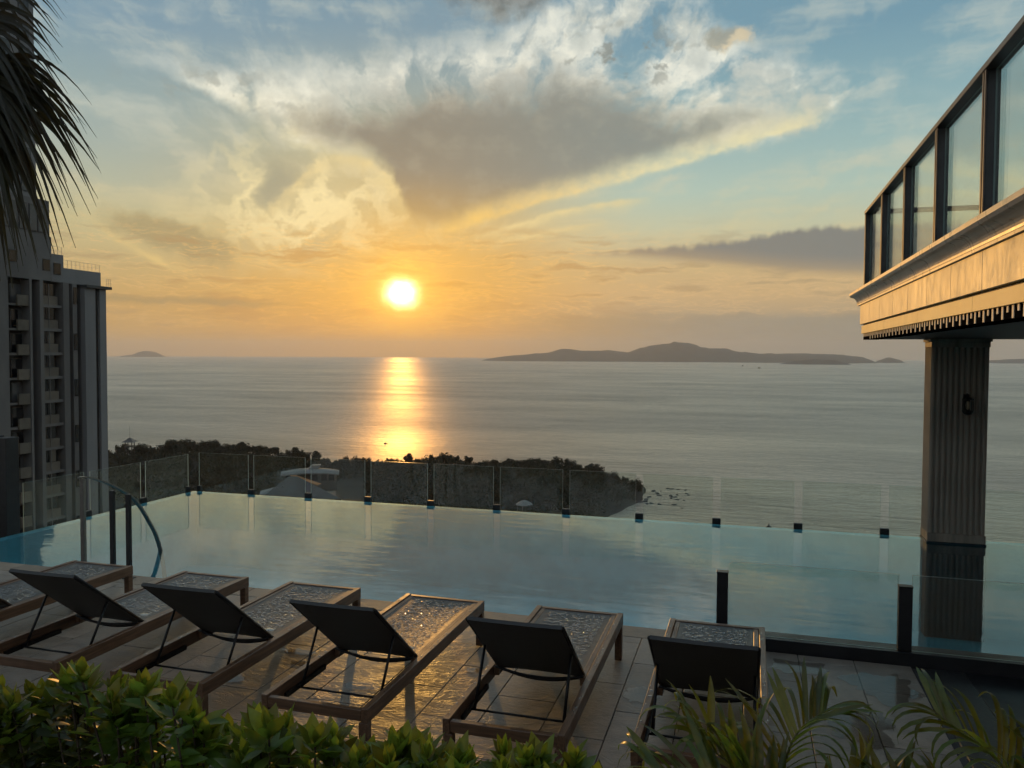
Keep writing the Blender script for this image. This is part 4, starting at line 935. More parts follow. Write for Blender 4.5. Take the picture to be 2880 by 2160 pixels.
for yy, zz in ((73.3, 13.2), (78.0, 12.6), (79.9, 12.3)):
    w = tw_('window', M_TFRAME, -0.04 if yy < 79 else 0.24, 0.05 if yy < 79 else 0.3, yy, yy+1.15, zz, zz+1.5); tw_('pane', M_TGLASS, -0.08 if yy < 79 else 0.2, -0.04 if yy < 79 else 0.24, yy+0.08, yy+1.07, zz+0.08, zz+1.42, w)
for i in range(9):
    for yy in (73.0, 75.6):
        z0 = 22.0+3.0*i
        w = tw_('window', M_TFRAME, 0.44, 0.5, yy, yy+1.5, z0, z0+2.4); tw_('pane', M_TBLUE, 0.40, 0.44, yy+0.08, yy+0.72, z0+0.1, z0+2.3, w); tw_('pane', M_TBLUE, 0.40, 0.44, yy+0.8, yy+1.42, z0+0.1, z0+2.3, w)
def roof_rail(y0, y1, z, d=0.45, n=8):
    r = tw_('roof_rail', M_TRAIL, d, d+0.03, y0, y1, z+1.0, z+1.03)
    tw_('rail_glass', M_TBLUE if False else M_TRAIL, d, d+0.02, y0, y1, z+0.5, z+0.52, r)
    for i in range(n+1): tw_('rail_post', M_TRAIL, d, d+0.03, y0+(y1-y0-0.03)*i/n, y0+(y1-y0-0.03)*i/n+0.03, z, z+1.0, r)
roof_rail(79.5, 81.4, 14.9, n=3); roof_rail(81.6, 87.6, 13.3, n=9); roof_rail(87.65, 88.4, 11.38, -0.6, 2)

# ================================================================== vegetation materials
def leafmat(name, col, back, rough=0.35, objrand=0.3, transl=0.45, edge=None):
    m, k, out = mat(name)
    oi = k.new('ShaderNodeObjectInfo'); tcn = k.new('ShaderNodeTexCoord')
    nz = k.noise(tcn.outputs['Object'], 30.0, 3.0, 0.6)
    def vary(c, f):
        hs = k.new('ShaderNodeHueSaturation'); hs.inputs['Color'].default_value = tuple(c)+(1,)
        k.put(hs.inputs['Value'], k.mul(k.lm(oi.outputs['Random'], 0, 1, 1-objrand, 1+objrand), k.lm(nz, 0.3, 0.7, 0.85, 1.15)))
        k.put(hs.inputs['Hue'], k.lm(oi.outputs['Random'], 0, 1, 0.475, 0.512)); return hs.outputs[0]
    p = k.new('ShaderNodeBsdfPrincipled'); k.put(p.inputs['Base Color'], vary(col, 1)); p.inputs['Roughness'].default_value = rough
    tl = k.new('ShaderNodeBsdfTranslucent'); k.put(tl.inputs['Color'], vary(back, 1))
    mx = k.new('ShaderNodeMixShader'); mx.inputs[0].default_value = transl; k.put(mx.inputs[1], p.outputs[0]); k.put(mx.inputs[2], tl.outputs[0])
    k.put(out.inputs['Surface'], mx.outputs[0]); return m
M_LEAF = leafmat('shrub_leaf', (0.075, 0.118, 0.018), (0.26, 0.34, 0.03), 0.36, objrand=0.45)
M_LEAFY = leafmat('young_leaf', (0.13, 0.175, 0.022), (0.40, 0.46, 0.04), 0.36)
M_STEM = pbr('shrub_stem', (0.07, 0.05, 0.03), 0.8, var=0.3, vscale=20)
M_PALM = leafmat('palm_leaflet', (0.06, 0.09, 0.014), (0.30, 0.33, 0.03), 0.30, transl=0.4)
M_FRONDSTEM = pbr('palm_stem', (0.12, 0.12, 0.03), 0.45, var=0.3, vscale=12)
M_FAN = leafmat('fan_leaf', (0.040, 0.038, 0.018), (0.06, 0.055, 0.02), 0.55, transl=0.25)
M_TRUNK = pbr('bark', (0.07, 0.055, 0.04), 0.9, var=0.35, vscale=6, bump=0.4, bscale=14)
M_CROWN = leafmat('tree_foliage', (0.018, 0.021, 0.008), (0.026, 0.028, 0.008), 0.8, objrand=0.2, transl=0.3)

# ================================================================== hedge of shrubs in a planter under the window
pl_ = boxm('planter', pbr('planter_stone', (0.10, 0.09, 0.08), 0.8, var=0.2, vscale=5), None, -4.2, 1.6, 1.45, 2.35, 0.003, 0.80, bevel=0.01)
tag(pl_, 'stone planter under the hedge at the bottom of the picture', 'planter')
def leaf_mesh(name, L, Wd, curl, mats, fold=0.28):
    mb = MB(); n = 6; prof = [0.10, 0.52, 0.86, 1.0, 0.80, 0.42, 0.0]
    for i in range(n+1):
        t = i/n; w = prof[i]*Wd/2; z = curl*t*t*L; y = t*L
        if i == n: mb.v.append((0, y, z))
        else: mb.v += [(-w, y, z+w*fold), (0, y, z), (w, y, z+w*fold)]
    for i in range(n-1):
        a = i*3; mb.f += [[a, a+1, a+4, a+3], [a+1, a+2, a+5, a+4]]; mb.mi += [0, 0]
    a = (n-1)*3; mb.f += [[a, a+1, a+3], [a+1, a+2, a+3]]; mb.mi += [0, 0]
    return mb.mesh(name, mats, smooth=True)
LEAVES = [leaf_mesh('leaf', 0.084, 0.038, 0.10, M_LEAF), leaf_mesh('leaf', 0.074, 0.034, -0.18, M_LEAF), leaf_mesh('leaf', 0.092, 0.041, -0.05, M_LEAF), leaf_mesh('leaf', 0.072, 0.036, 0.2, M_LEAFY)]
HTOP = [(-3.2, 1.34), (-2.5, 1.36), (-2.25, 1.37), (-2.1, 1.38), (-1.98, 1.44), (-1.88, 1.48), (-1.72, 1.46), (-1.55, 1.43), (-1.45, 1.37), (-1.37, 1.34), (-1.28, 1.42), (-1.2, 1.44), (-1.1, 1.40), (-0.95, 1.415), (-0.82, 1.40), (-0.72, 1.385), (-0.6, 1.44), (-0.5, 1.42), (-0.40, 1.445), (-0.30, 1.39), (-0.15, 1.33), (0.3, 1.30)]
rh = random.Random(21)
def aim(d, roll=0.0):
    q = Vector(d).to_track_quat('Y', 'Z'); return (q.to_matrix() @ Matrix.Rotation(roll, 3, 'Y')).to_euler()
def shrub(x0, x1, label, dens):
    root = empty('hedge_shrub', ((x0+x1)/2, 1.92, 0.803)); tag(root, label, 'shrub', 'shrubs of the hedge along the bottom edge')
    ox, oy, oz = root.location; inv = MB(); nl = 0; extra = MB()
    n = int((x1-x0)*dens)
    for r in range(n):
        x = rh.uniform(x0, x1); depth = rh.choice((0, 0, 1, 1, 2)); y = 1.78+0.13*depth+rh.uniform(-0.06, 0.06)
        zt = lerp_tab(HTOP, x*1.9/y)-1.40+2.4-(2.4-1.40)*y/1.9
        zt -= abs(rh.gauss(0, 0.055)) if depth else abs(rh.gauss(0.05, 0.06))
        zt -= 0.045
        lean = Vector((rh.uniform(-0.4, 0.4), rh.uniform(-0.4, 0.3), 1.0)).normalized()
        tip = Vector((x, y, zt)); base = Vector((x*0.7+(x0+x1)/2*0.3, 1.9+0.4*(y-1.9), 0.83))
        inv.tube([base-root.location, base.lerp(tip, 0.6)+Vector((rh.uniform(-0.03, 0.03), 0, 0))-root.location, tip-root.location], [0.006, 0.004, 0.0025], 5)
        a0 = rh.uniform(0, 6.28)
        for wh in range(3):
            kk = (4, 5, 5)[wh]
            for i in range(kk):
                a = a0+i*6.28/kk+wh*0.7+rh.uniform(-0.3, 0.3); upz = (1.55, 0.85, 0.25)[wh]+rh.uniform(-0.25, 0.3)
                d = (Vector((math.cos(a), math.sin(a), upz)).normalized()+lean*0.4).normalized()
                pos = tip-lean*(0.0, 0.022, 0.055)[wh]
                sc = rh.uniform(0.55, 1.15)*(0.85 if wh == 0 else 1.0)
                me = LEAVES[3] if (wh == 0 and rh.random() < 0.6) else rh.choice(LEAVES[:3])
                if nl < 285:
                    obj('leaf', me, root, pos-root.location, aim(d, rh.uniform(-0.4, 0.4)), (sc, sc, sc)); nl += 1
                else:
                    M_ = Matrix.Translation(pos-root.location) @ aim(d, rh.uniform(-0.4, 0.4)).to_matrix().to_4x4() @ Matrix.Scale(sc, 4)
                    extra.add([M_ @ v.co for v in me.vertices], [tuple(p.vertices) for p in me.polygons])
        # leaves lower down the stem fill the body of the hedge
        for i in range(20):
            t = rh.uniform(0.45, 0.98); pos = base.lerp(tip, t)+Vector((rh.uniform(-0.02, 0.02), rh.uniform(-0.02, 0.02), 0)); a = rh.uniform(0, 6.28)
            d = Vector((math.cos(a), math.sin(a), rh.uniform(-0.2, 0.9))).normalized(); sc = rh.uniform(0.7, 1.1); me = rh.choice(LEAVES[:3])
            M_ = Matrix.Translation(pos-root.location) @ aim(d, rh.uniform(-0.5, 0.5)).to_matrix().to_4x4() @ Matrix.Scale(sc, 4)
            extra.add([M_ @ v.co for v in me.vertices], [tuple(p.vertices) for p in me.polygons])
    inv.build('stems', M_STEM, root); e = extra.build('inner_leaves', M_LEAF, root, smooth=True); e['kind'] = 'stuff'
for a, b_, lab, dn in ((-2.75, -2.22, 'leafy hedge shrub in the bottom left corner of the picture', 50), (-2.22, -1.80, 'tallest leafy hedge shrub, in front of the left loungers', 62), (-1.80, -1.40, 'leafy hedge shrub sloping down to the first gap in the hedge', 58),
                   (-1.36, -1.02, 'leafy hedge shrub in front of the sunlit lounger', 62), (-1.02, -0.68, 'lower leafy hedge shrub below the bright strip of deck', 62), (-0.68, -0.26, 'last leafy hedge shrub before the palm leaves', 58)):
    shrub(a, b_, lab, dn)

# ================================================================== feather palms at the lower right
def leaflet_mesh(L, Wd, droop, twist=0.0):
    mb = MB(); n = 9
    for i in range(n+1):
        t = i/n; w = Wd/2*(0.55+0.45*math.sin(min(1, t*2.2)*math.pi/2))*(1-max(0, (t-0.6)/0.4)**1.6*0.92)
        ang = droop*t*t; y = 0; z = 0
        for q in range(8):
            tt = t*(q+0.5)/8; y += L*t/8*math.cos(droop*tt*tt*1.0); z -= L*t/8*math.sin(droop*tt*tt)
        mb.v += [(-w, y, z+w*0.35), (0, y, z), (w, y, z+w*0.35)]
    for i in range(n):
        a = i*3; mb.f += [[a, a+1, a+4, a+3], [a+1, a+2, a+5, a+4]]; mb.mi += [0, 0]
    return mb.mesh('leaflet', M_PALM, smooth=True)
LFT = [leaflet_mesh(0.25, 0.019, 0.7), leaflet_mesh(0.27, 0.018, 1.8), leaflet_mesh(0.23, 0.020, 0.4), leaflet_mesh(0.29, 0.018, 2.9)]
LFN = [leaflet_mesh(0.26, 0.014, 1.0), leaflet_mesh(0.28, 0.013, 2.0), leaflet_mesh(0.24, 0.015, 0.6), leaflet_mesh(0.27, 0.013, 2.8)]
rp = random.Random(4)
def frond(root, pts, n=25, fine=False, comb=True):
    o3 = root.location; P = [Vector(p)-o3-Vector((0, 0, 0.05)) for p in pts]; dense = []
    for i in range(len(P)-1):
        for t in range(6):
            q = t/6; p0, p1, p2, p3 = P[max(i-1,0)], P[i], P[i+1], P[min(i+2,len(P)-1)]
            dense.append(0.5*((2*p1)+(-p0+p2)*q+(2*p0-5*p1+4*p2-p3)*q*q+(-p0+3*p1-3*p2+p3)*q**3))
    dense.append(P[-1]); k_ = len(dense)
    fr_ = MB().tube(dense, [0.006*(1-0.75*i/k_) for i in range(k_)], 6).build('frond', M_FRONDSTEM, root, smooth=True)
    for i in range(n):
        t = 0.25+0.75*i/(n-1); idx = min(k_-2, int(t*(k_-1))); p = dense[idx].lerp(dense[idx+1], t*(k_-1)-idx); d = (dense[idx+1]-dense[idx]).normalized()
        side = d.cross(Vector((0, 0, 1)))
        if side.length < 0.2: side = Vector((1, 0, 0))
        side.normalize(); up = side.cross(d)
        for s in (-1, 1):
            if comb: v = (Vector((0, 0, 1.0))+d*rp.uniform(0.1, 0.8)+side*s*rp.uniform(0.2, 0.8)+Vector((0, -0.15, 0))).normalized()
            else: v = (side*s*0.9+d*(0.6+0.5*t)+up*rp.uniform(0.3, 0.7)).normalized()
            sc = (0.62+0.38*math.sin(math.pi*min(1, 0.25+0.75*t)))*rp.uniform(0.8, 1.08)
            obj('leaflet', rp.choice(LFN if fine else LFT), fr_, p, aim(v, rp.uniform(-0.7, 0.7)), (rp.uniform(0.85, 1.1), sc, sc))
def palm(loc, label, fronds, **kw):
    root = empty('feather_palm', loc); tag(root, label, 'palm', 'feather palms below the window')
    mb = MB()
    for i in range(5):
        a = i*1.3; mb.tube([(0.03*math.cos(a), 0.03*math.sin(a), 0), (0.05*math.cos(a), 0.05*math.sin(a), 0.3)], [0.014, 0.010], 7)
    mb.build('stems', M_FRONDSTEM, root, smooth=True)
    for f, fine, comb in fronds: frond(root, f, fine=fine, comb=comb, **kw)
palm((0.08, 1.86, 0.803), 'feather palm with broad arching leaflets in front of the right-end lounger',
     [([(0.10,1.86,1.0),(0.12,1.84,1.16),(0.04,1.82,1.30),(-0.14,1.80,1.36)], False, True),
      ([(0.10,1.88,1.0),(0.10,1.92,1.25),(0.02,1.96,1.42),(-0.12,2.00,1.50)], False, True),
      ([(0.10,1.86,1.0),(0.16,1.84,1.18),(0.26,1.82,1.30),(0.40,1.80,1.34)], False, True),
      ([(0.10,1.86,1.0),(0.02,1.80,1.18),(-0.10,1.74,1.30),(-0.24,1.70,1.35)], False, False),
      ([(0.10,1.90,1.0),(0.18,1.95,1.22),(0.28,2.00,1.34),(0.40,2.04,1.38)], False, True),
      ([(0.10,1.86,1.0),(0.06,1.84,1.26),(-0.04,1.80,1.46),(-0.18,1.76,1.52)], True, False),
      ([(0.10,1.86,1.0),(0.14,1.82,1.26),(0.20,1.78,1.42),(0.30,1.74,1.44)], True, False),
      ([(0.10,1.86,1.0),(0.00,1.76,1.16),(-0.10,1.70,1.26),(-0.22,1.66,1.28)], False, True),
      ([(0.10,1.86,1.0),(0.16,1.76,1.14),(0.26,1.70,1.22),(0.38,1.66,1.25)], True, False),
      ([(0.10,1.92,1.0),(0.08,1.98,1.30),(0.12,2.04,1.50),(0.20,2.10,1.56)], True, False)])
palm((0.58, 1.88, 0.803), 'feather palm with fine sunlit leaflets in the bottom right corner',
     [([(0.58,1.88,1.0),(0.52,1.86,1.26),(0.44,1.82,1.42),(0.33,1.78,1.48)], True, False),
      ([(0.58,1.88,1.0),(0.60,1.90,1.34),(0.56,1.94,1.54),(0.44,2.00,1.62)], True, False),
      ([(0.58,1.88,1.0),(0.62,1.88,1.36),(0.68,1.90,1.56),(0.80,1.92,1.58)], True, False),
      ([(0.58,1.88,1.0),(0.60,1.84,1.20),(0.66,1.80,1.34),(0.78,1.78,1.40)], False, True),
      ([(0.58,1.88,1.0),(0.66,1.84,1.26),(0.76,1.80,1.40),(0.90,1.78,1.42)], True, False),
      ([(0.58,1.88,1.0),(0.54,1.90,1.20),(0.46,1.94,1.34),(0.34,1.98,1.40)], False, True),
      ([(0.58,1.88,1.0),(0.56,1.80,1.24),(0.56,1.72,1.38),(0.60,1.64,1.42)], True, False),
      ([(0.58,1.88,1.0),(0.64,1.92,1.30),(0.74,1.98,1.48),(0.88,2.04,1.52)], True, False),
      ([(0.58,1.88,1.0),(0.50,1.80,1.18),(0.42,1.74,1.28),(0.34,1.70,1.30)], True, False),
      ([(0.58,1.88,1.0),(0.66,1.78,1.16),(0.74,1.72,1.26),(0.84,1.68,1.30)], True, False)])

# ================================================================== fan palm at the upper left
fp = empty('fan_palm', (-4.55, 3.45, 0.003)); tag(fp, 'dark fan palm with drooping leaves in the upper left corner', 'palm')
MB().tube([(0, 0, 0), (0.03, 0, 2.2), (0, 0, 4.75)], [0.17, 0.13, 0.14], 12).build('trunk', M_TRUNK, fp, smooth=True)
rf = random.Random(9)
def fan_leaf(hub, axis, nrm, L, half, nseg, droop):
    """blade of pleated segments spreading from a hub, tips split and drooping"""
    axis = axis.normalized(); nrm = (nrm-axis*nrm.dot(axis)).normalized(); side = nrm.cross(axis); mb = MB()
    for sgi in range(nseg):
        a = -half+2*half*(sgi+0.5)/nseg; da = half/nseg*1.02
        ln_ = L*(0.82+0.18*math.cos(a*0.9))*rf.uniform(0.9, 1.05)
        lift = rf.uniform(-0.03, 0.03); dr = droop*rf.uniform(0.75, 1.25); prev = None; steps = 9; open_ = rf.uniform(0.36, 0.50)
        for i in range(steps+1):
            t = i/steps
            wd = da*t*ln_ if t < open_ else da*open_*ln_*(1-((t-open_)/(1-open_))**1.6)*0.98
            wd = max(wd, 0.0015)
            c_ = Vector(hub)+(axis*math.cos(a)+side*math.sin(a))*(ln_*t)+nrm*(lift*t)
            c_ = c_+Vector((0, 0, -1))*(dr*ln_*max(0, t-0.35)**2)
            tang = (-axis*math.sin(a)+side*math.cos(a)); pl = nrm*(0.30*wd)
            row = [c_-tang*wd+pl, c_, c_+tang*wd+pl]
            n0 = len(mb.v); mb.v += [tuple(v) for v in row]
            if prev is not None:
                mb.f += [[prev, prev+1, n0+1, n0], [prev+1, prev+2, n0+2, n0+1]]; mb.mi += [0, 0]
            prev = n0
        if rf.random() < 0.0:                    # a frayed thread at the tip
            tipv = Vector(mb.v[-2]); mb.tube([tipv, tipv+Vector((rf.uniform(-0.02, 0.02), 0, -0.06)), tipv+Vector((rf.uniform(-0.03, 0.03), 0, -0.11))], 0.0016, 4)
    return mb
base0 = Vector(fp.location)
FANS = [((-4.10,3.50,4.35),(0.85,0.1,-0.35),0.78),((-4.08,3.40,4.22),(0.80,-0.1,-0.55),0.80),((-4.06,3.55,4.10),(0.72,0.15,-0.75),0.80),((-4.04,3.45,3.98),(0.55,-0.05,-0.9),0.84),
        ((-4.02,3.52,3.88),(0.38,0.1,-1.0),0.82),((-4.10,3.42,3.80),(0.18,0.05,-1.0),0.78),((-4.18,3.60,4.00),(0.62,0.3,-0.7),0.86),((-4.22,3.35,4.55),(0.9,-0.15,-0.12),0.72),
        ((-4.24,3.62,4.62),(0.8,0.3,0.15),0.7),((-4.22,3.30,3.85),(-0.05,-0.1,-1.0),0.72),((-4.15,3.65,4.15),(0.5,0.35,-0.85),0.9),((-4.30,3.45,4.72),(0.55,0.0,0.6),0.75),((-4.75,3.4,4.75),(-0.8,0.1,0.3),0.8),((-4.7,3.7,4.6),(-0.5,0.7,0.1),0.8),((-4.6,3.1,4.6),(-0.2,-0.8,0.1),0.8)]
for hub, ax, L in FANS:
    h = Vector(hub)-base0+Vector((-0.24, 0, -0.02)); L *= 0.86; fb = fan_leaf(h, Vector(ax), Vector((rf.uniform(-0.25, 0.25), -1.0, 0.25+rf.uniform(-0.2, 0.2))), L, 1.0, 17, 1.3).build('fan_leaf', M_FAN, fp)
    MB().tube([Vector((0, 0, 4.65)), (Vector((0, 0, 4.65))+h)/2+Vector((0, 0, 0.12)), h], [0.016, 0.012, 0.008], 6).build('leaf_stalk', M_FRONDSTEM, fb, smooth=True)

# ================================================================== headland: trees, buildings, rocks
rt_ = random.Random(12)
def crown_mesh(rx, rz, lobes, q, seed, size):
    rr_ = random.Random(seed); mb = MB()
    for _ in range(lobes):
        while True:
            c_ = Vector((rr_.uniform(-1, 1), rr_.uniform(-1, 1), rr_.uniform(-0.7, 1)))
            if c_.length < 1: break
        c_ = Vector((c_.x*rx*0.75, c_.y*rx*0.75, c_.z*rz*0.7+rz)); lr = rx*rr_.uniform(0.25, 0.5)
        for _ in range(q):
            d = Vector((rr_.gauss(0, 1), rr_.gauss(0, 1), rr_.gauss(0.2, 1))).normalized(); p = c_+d*lr*rr_.uniform(0.55, 1.05)
            n_ = (d+Vector((rr_.uniform(-1, 1), rr_.uniform(-1, 1), rr_.uniform(-1, 1)))*0.8).normalized(); t1 = n_.orthogonal().normalized(); t2 = n_.cross(t1)
            s1, s2 = size*rr_.uniform(0.5, 1.1), size*rr_.uniform(0.3, 0.8)
            mb.add([p-t1*s1, p-t2*s2, p+t1*s1, p+t2*s2], [(0, 1, 2, 3)])
    return mb.mesh('crown', M_CROWN)
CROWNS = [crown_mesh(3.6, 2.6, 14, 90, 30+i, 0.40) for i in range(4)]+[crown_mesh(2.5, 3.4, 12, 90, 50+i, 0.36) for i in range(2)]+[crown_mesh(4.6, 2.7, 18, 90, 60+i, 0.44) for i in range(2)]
TRK = MB().tube([(0, 0, -1.0), (0.15, 0.05, 1.6), (0.05, 0.1, 3.4)], [0.28, 0.22, 0.12], 6).tube([(0.13, 0.05, 1.5), (0.9, 0.3, 3.0), (1.3, 0.5, 4.0)], [0.13, 0.09, 0.04], 5).tube([(0.1, 0.06, 1.8), (-0.7, -0.3, 3.1), (-1.2, -0.2, 4.2)], [0.12, 0.08, 0.04], 5).mesh('trunk', M_TRUNK)
def palm_crown():
    mb = MB(); rr_ = random.Random(77)
    for i in range(13):
        a = i*6.28/13; el_ = rr_.uniform(0.1, 0.9); p = Vector((0, 0, 7.0)); d = Vector((math.cos(a), math.sin(a), el_)).normalized(); prev = None
        for s in range(7):
            w = 0.32*math.sin(math.pi*(s+0.6)/7.6); sd = d.cross(Vector((0, 0, 1))).normalized()*w
            n0 = len(mb.v); mb.v += [tuple(p-sd-Vector((0, 0, w*0.6))), tuple(p), tuple(p+sd-Vector((0, 0, w*0.6)))]
            if prev is not None: mb.f += [[prev, prev+1, n0+1, n0], [prev+1, prev+2, n0+2, n0+1]]; mb.mi += [0, 0]
            prev = n0; p = p+d*0.42; d = (d+Vector((0, 0, -0.28))).normalized()
    return mb.mesh('crown', M_CROWN)
PCR = palm_crown(); PTR = MB().tube([(0, 0, -1), (0.15, 0, 3), (0, 0, 7.0)], [0.2, 0.15, 0.12], 6).mesh('trunk', M_TRUNK)
def polar(a, d): return d*math.sin(R(a)), d*math.cos(R(a))
TREES = []
def tree(a, d, s, kind, label, grp, sz=1.0, dz=0.0):
    x, y = polar(a, d); z = ground(x, y)
    if z < SEA_Z+0.3: return
    t = empty('tree' if kind != 'palm' else 'palm_tree', (x, y, z-0.2+dz), rt_.uniform(0, 6.28)); t.scale = (s, s, s*sz)
    tag(t, label, 'tree' if kind != 'palm' else 'palm tree', grp); TREES.append((a, t, grp))
    if kind == 'palm': obj('crown', PCR, t); obj('trunk', PTR, t)
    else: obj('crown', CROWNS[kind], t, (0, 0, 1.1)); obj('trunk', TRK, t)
for a, s in ((-39.6, 1.30), (-37.3, 1.22), (-35.2, 1.05), (-40.3, 0.95), (-36.4, 0.95), (-38.6, 1.1)):
    tree(a, lerp_tab(DIST, a)-4, s, 6 if s > 1.2 else 0, 'large round-crowned tree on the left ridge of the headland', 'large trees on the left ridge')
a = -44.6
while a < -7.3:                                   # ridge line, silhouetted on the sea
    d = lerp_tab(DIST, a)+rt_.uniform(-8, 4); s = rt_.choice((0.6, 0.75, 0.85, 0.95, 1.1, 1.25)); left = a < -28
    tree(a, d, s, rt_.choice((0, 1, 2, 3, 4, 5)), 'dark tree on the skyline of the headland, left of the sun glitter' if left else 'dark tree on the skyline of the headland, right of the sun glitter', 'skyline trees left of the glitter' if left else 'skyline trees right of the glitter')
    a += rt_.uniform(0.26, 0.46)
for _ in range(120):                              # slope facing the pool
    a = rt_.uniform(-45, -8.5); d = lerp_tab(DIST, a)-rt_.uniform(10, 110); left = a < -25
    if -33.5 < a < -26.6 and 285 < d < 400: continue
    tree(a, d, rt_.uniform(0.6, 1.05), rt_.choice((0, 1, 2, 3, 6, 7)), 'dark tree on the near slope of the headland, left of the sun glitter' if left else 'dark tree on the near slope of the headland, right of the sun glitter', 'slope trees left of the glitter' if left else 'slope trees right of the glitter')
for a, s in ((-43.0, 0.62), (-42.6, 0.55), (-41.0, 0.75), (-40.55, 0.95), (-30.9, 1.0), (-30.3, 0.95)):
    tree(a, lerp_tab(DIST, a)-6, s, 'palm', 'feathery palm rising from the headland skyline', 'palms on the headland skyline')
ORD = ['first', 'second', 'third', 'fourth', 'fifth', 'sixth', 'seventh', 'eighth', 'ninth', 'tenth', 'eleventh', 'twelfth', 'thirteenth', 'fourteenth', 'fifteenth', 'sixteenth', 'seventeenth', 'eighteenth', 'nineteenth', 'twentieth']
def ordw(i): return ORD[i] if i < 20 else 'twenty-'+ORD[i-20]
bins = {}
for a_, t_, grp_ in TREES:
    kind_ = 'palm' if 'palm' in grp_ else 'large tree' if 'large' in grp_ else 'skyline tree' if 'skyline' in grp_ else 'slope tree'
    pn = int(((11.76*math.tan(R(a_)))+9.29)//1.112) if a_ > -38.3 else -1
    bins.setdefault((kind_, pn), []).append((a_, t_))
for (kind_, pn), lst in bins.items():
    lst.sort(key=lambda q: q[0])
    where = 'left of the pool corner' if pn < 0 else 'behind the '+ordw(pn)+' far glass panel'
    for i, (a_, t_) in enumerate(lst): t_['label'] = ordw(i)+' dark '+kind_+' from the left on the headland '+where
# undergrowth: one mass
mb = MB()
for _ in range(6000):
    a = rt_.uniform(-47, -6.9); d = lerp_tab(DIST, a)-abs(rt_.gauss(0, 70))+8; x, y = polar(a, d); z = ground(x, y)
    if z < SEA_Z+0.8: continue
    if -33.0 < a < -27.0 and 290 < d < 385: continue
    c_ = Vector((x, y, z+rt_.uniform(0.3, 3.4))); r0 = rt_.uniform(1.0, 2.6)
    for _ in range(16):
        dd = Vector((rt_.gauss(0, 1), rt_.gauss(0, 1), rt_.gauss(0.3, 0.7))).normalized(); p = c_+dd*r0*rt_.uniform(0.5, 1); n_ = (dd+Vector((rt_.uniform(-1, 1), rt_.uniform(-1, 1), rt_.uniform(-1, 1)))*0.7).normalized(); t1 = n_.orthogonal().normalized(); t2 = n_.cross(t1)
        s1 = rt_.uniform(0.25, 0.6); mb.add([p-t1*s1, p-t2*s1*0.7, p+t1*s1, p+t2*s1*0.7], [(0, 1, 2, 3)])
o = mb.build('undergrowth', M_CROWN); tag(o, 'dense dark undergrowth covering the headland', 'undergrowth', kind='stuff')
# rocks at the tip
for i, a in enumerate(sorted(-7.4+rt_.uniform(0, 3.6)**1.0 for _ in range(30))):
    d = 352+rt_.uniform(-22, 26); x, y = polar(a, d); bm = bmesh.new(); bmesh.ops.create_icosphere(bm, subdivisions=1, radius=1.0)
    s = rt_.uniform(0.5, 1.4)*(0.55 if a > -6 else 1)
    for v in bm.verts: v.co = v.co*(1+0.35*mnoise.noise(v.co*1.7+Vector((i*3.1, 0, 0))))
    me = bpy.data.meshes.new('rock'); bm.to_mesh(me); bm.free(); me.materials.append(M_ROCK)
    o = obj('rock', me, None, (x, y, SEA_Z+0.1), (0, 0, rt_.uniform(0, 6)), (s*1.9, s, s*0.45)); tag(o, ordw(i)+' dark rock from the left awash at the headland tip', 'rock', 'rocks at the headland tip')
# white villa with a shallow curved roof
M_VWHITE = pbr('villa_white_roof', (0.20, 0.195, 0.175), 0.6, var=0.08, vscale=0.2); M_VWALL = pbr('villa_wall', (0.10, 0.09, 0.07), 0.8, var=0.1, vscale=0.3); M_VGLASS = pbr('villa_glass', (0.015, 0.016, 0.018), 0.15, var=0.2, vscale=0.2)
M_TILE = pbr('grey_roof_tile', (0.085, 0.076, 0.064), 0.45, var=0.15, vscale=0.6, bump=0.3, bscale=3.0, bdist=0.05); M_LITROOF = pbr('painted_sunlit_roof', (0.50, 0.24, 0.09), 0.55, var=0.08, vscale=0.5)  # orange of the roof strip is low sunlight put into its colour
x, y = polar(-30.85, 362); vl = empty('white_villa', (x, y, -61.4), R(29)); tag(vl, 'white villa with a long shallow curved roof among the trees', 'building')
mb = MB(); nseg = 18; W2 = 12.5
for i in range(nseg+1):
    u = i/nseg*2-1
    for v, dz_ in ((-5.2, -0.9), (-3.5, 0.0), (0.0, 0.35), (5.0, -0.1)):
        mb.v.append((u*W2, v*(1-0.35*u*u)-0.4, 11.6+1.1*(1-u*u)+dz_))
for i in range(nseg):
    for j in range(3): q = i*4+j; mb.f.append([q, q+4, q+5, q+1]); mb.mi.append(0)
n1 = len(mb.v); mb.v += [(a, b_, c_-0.5) for a, b_, c_ in mb.v[:n1]]
for i in range(nseg):
    for j in range(3): q = n1+i*4+j; mb.f.append([q, q+1, q+5, q+4]); mb.mi.append(0)
    mb.f.append([i*4, n1+i*4, n1+i*4+4, i*4+4]); mb.mi.append(0); mb.f.append([i*4+3, i*4+7, n1+i*4+7, n1+i*4+3]); mb.mi.append(0)
mb.build('roof', M_VWHITE, vl, smooth=False)
MB().prism([(-1.2, 12.7), (3.4, 12.7), (4.6, 14.6), (1.0, 14.5)], -2.0, 2.2, 'y').build('skylight_pod', M_VWHITE, vl)
boxm('wall', M_VWALL, vl, -11.5, 11.5, -2.6, 3.4, 0, 11.0)
for u in (-10.8, -7.6, -4.4, 4.4, 7.6, 10.8): boxm('pillar', M_VWALL, vl, u-0.35, u+0.35, -4.0, -3.3, 0, 11.3)
for u in (-9.2, -6.0, 2.0, 6.0, 9.2): boxm('window', M_VGLASS, vl, u-1.2, u+1.2, -2.66, -2.602, 7.8, 10.6)
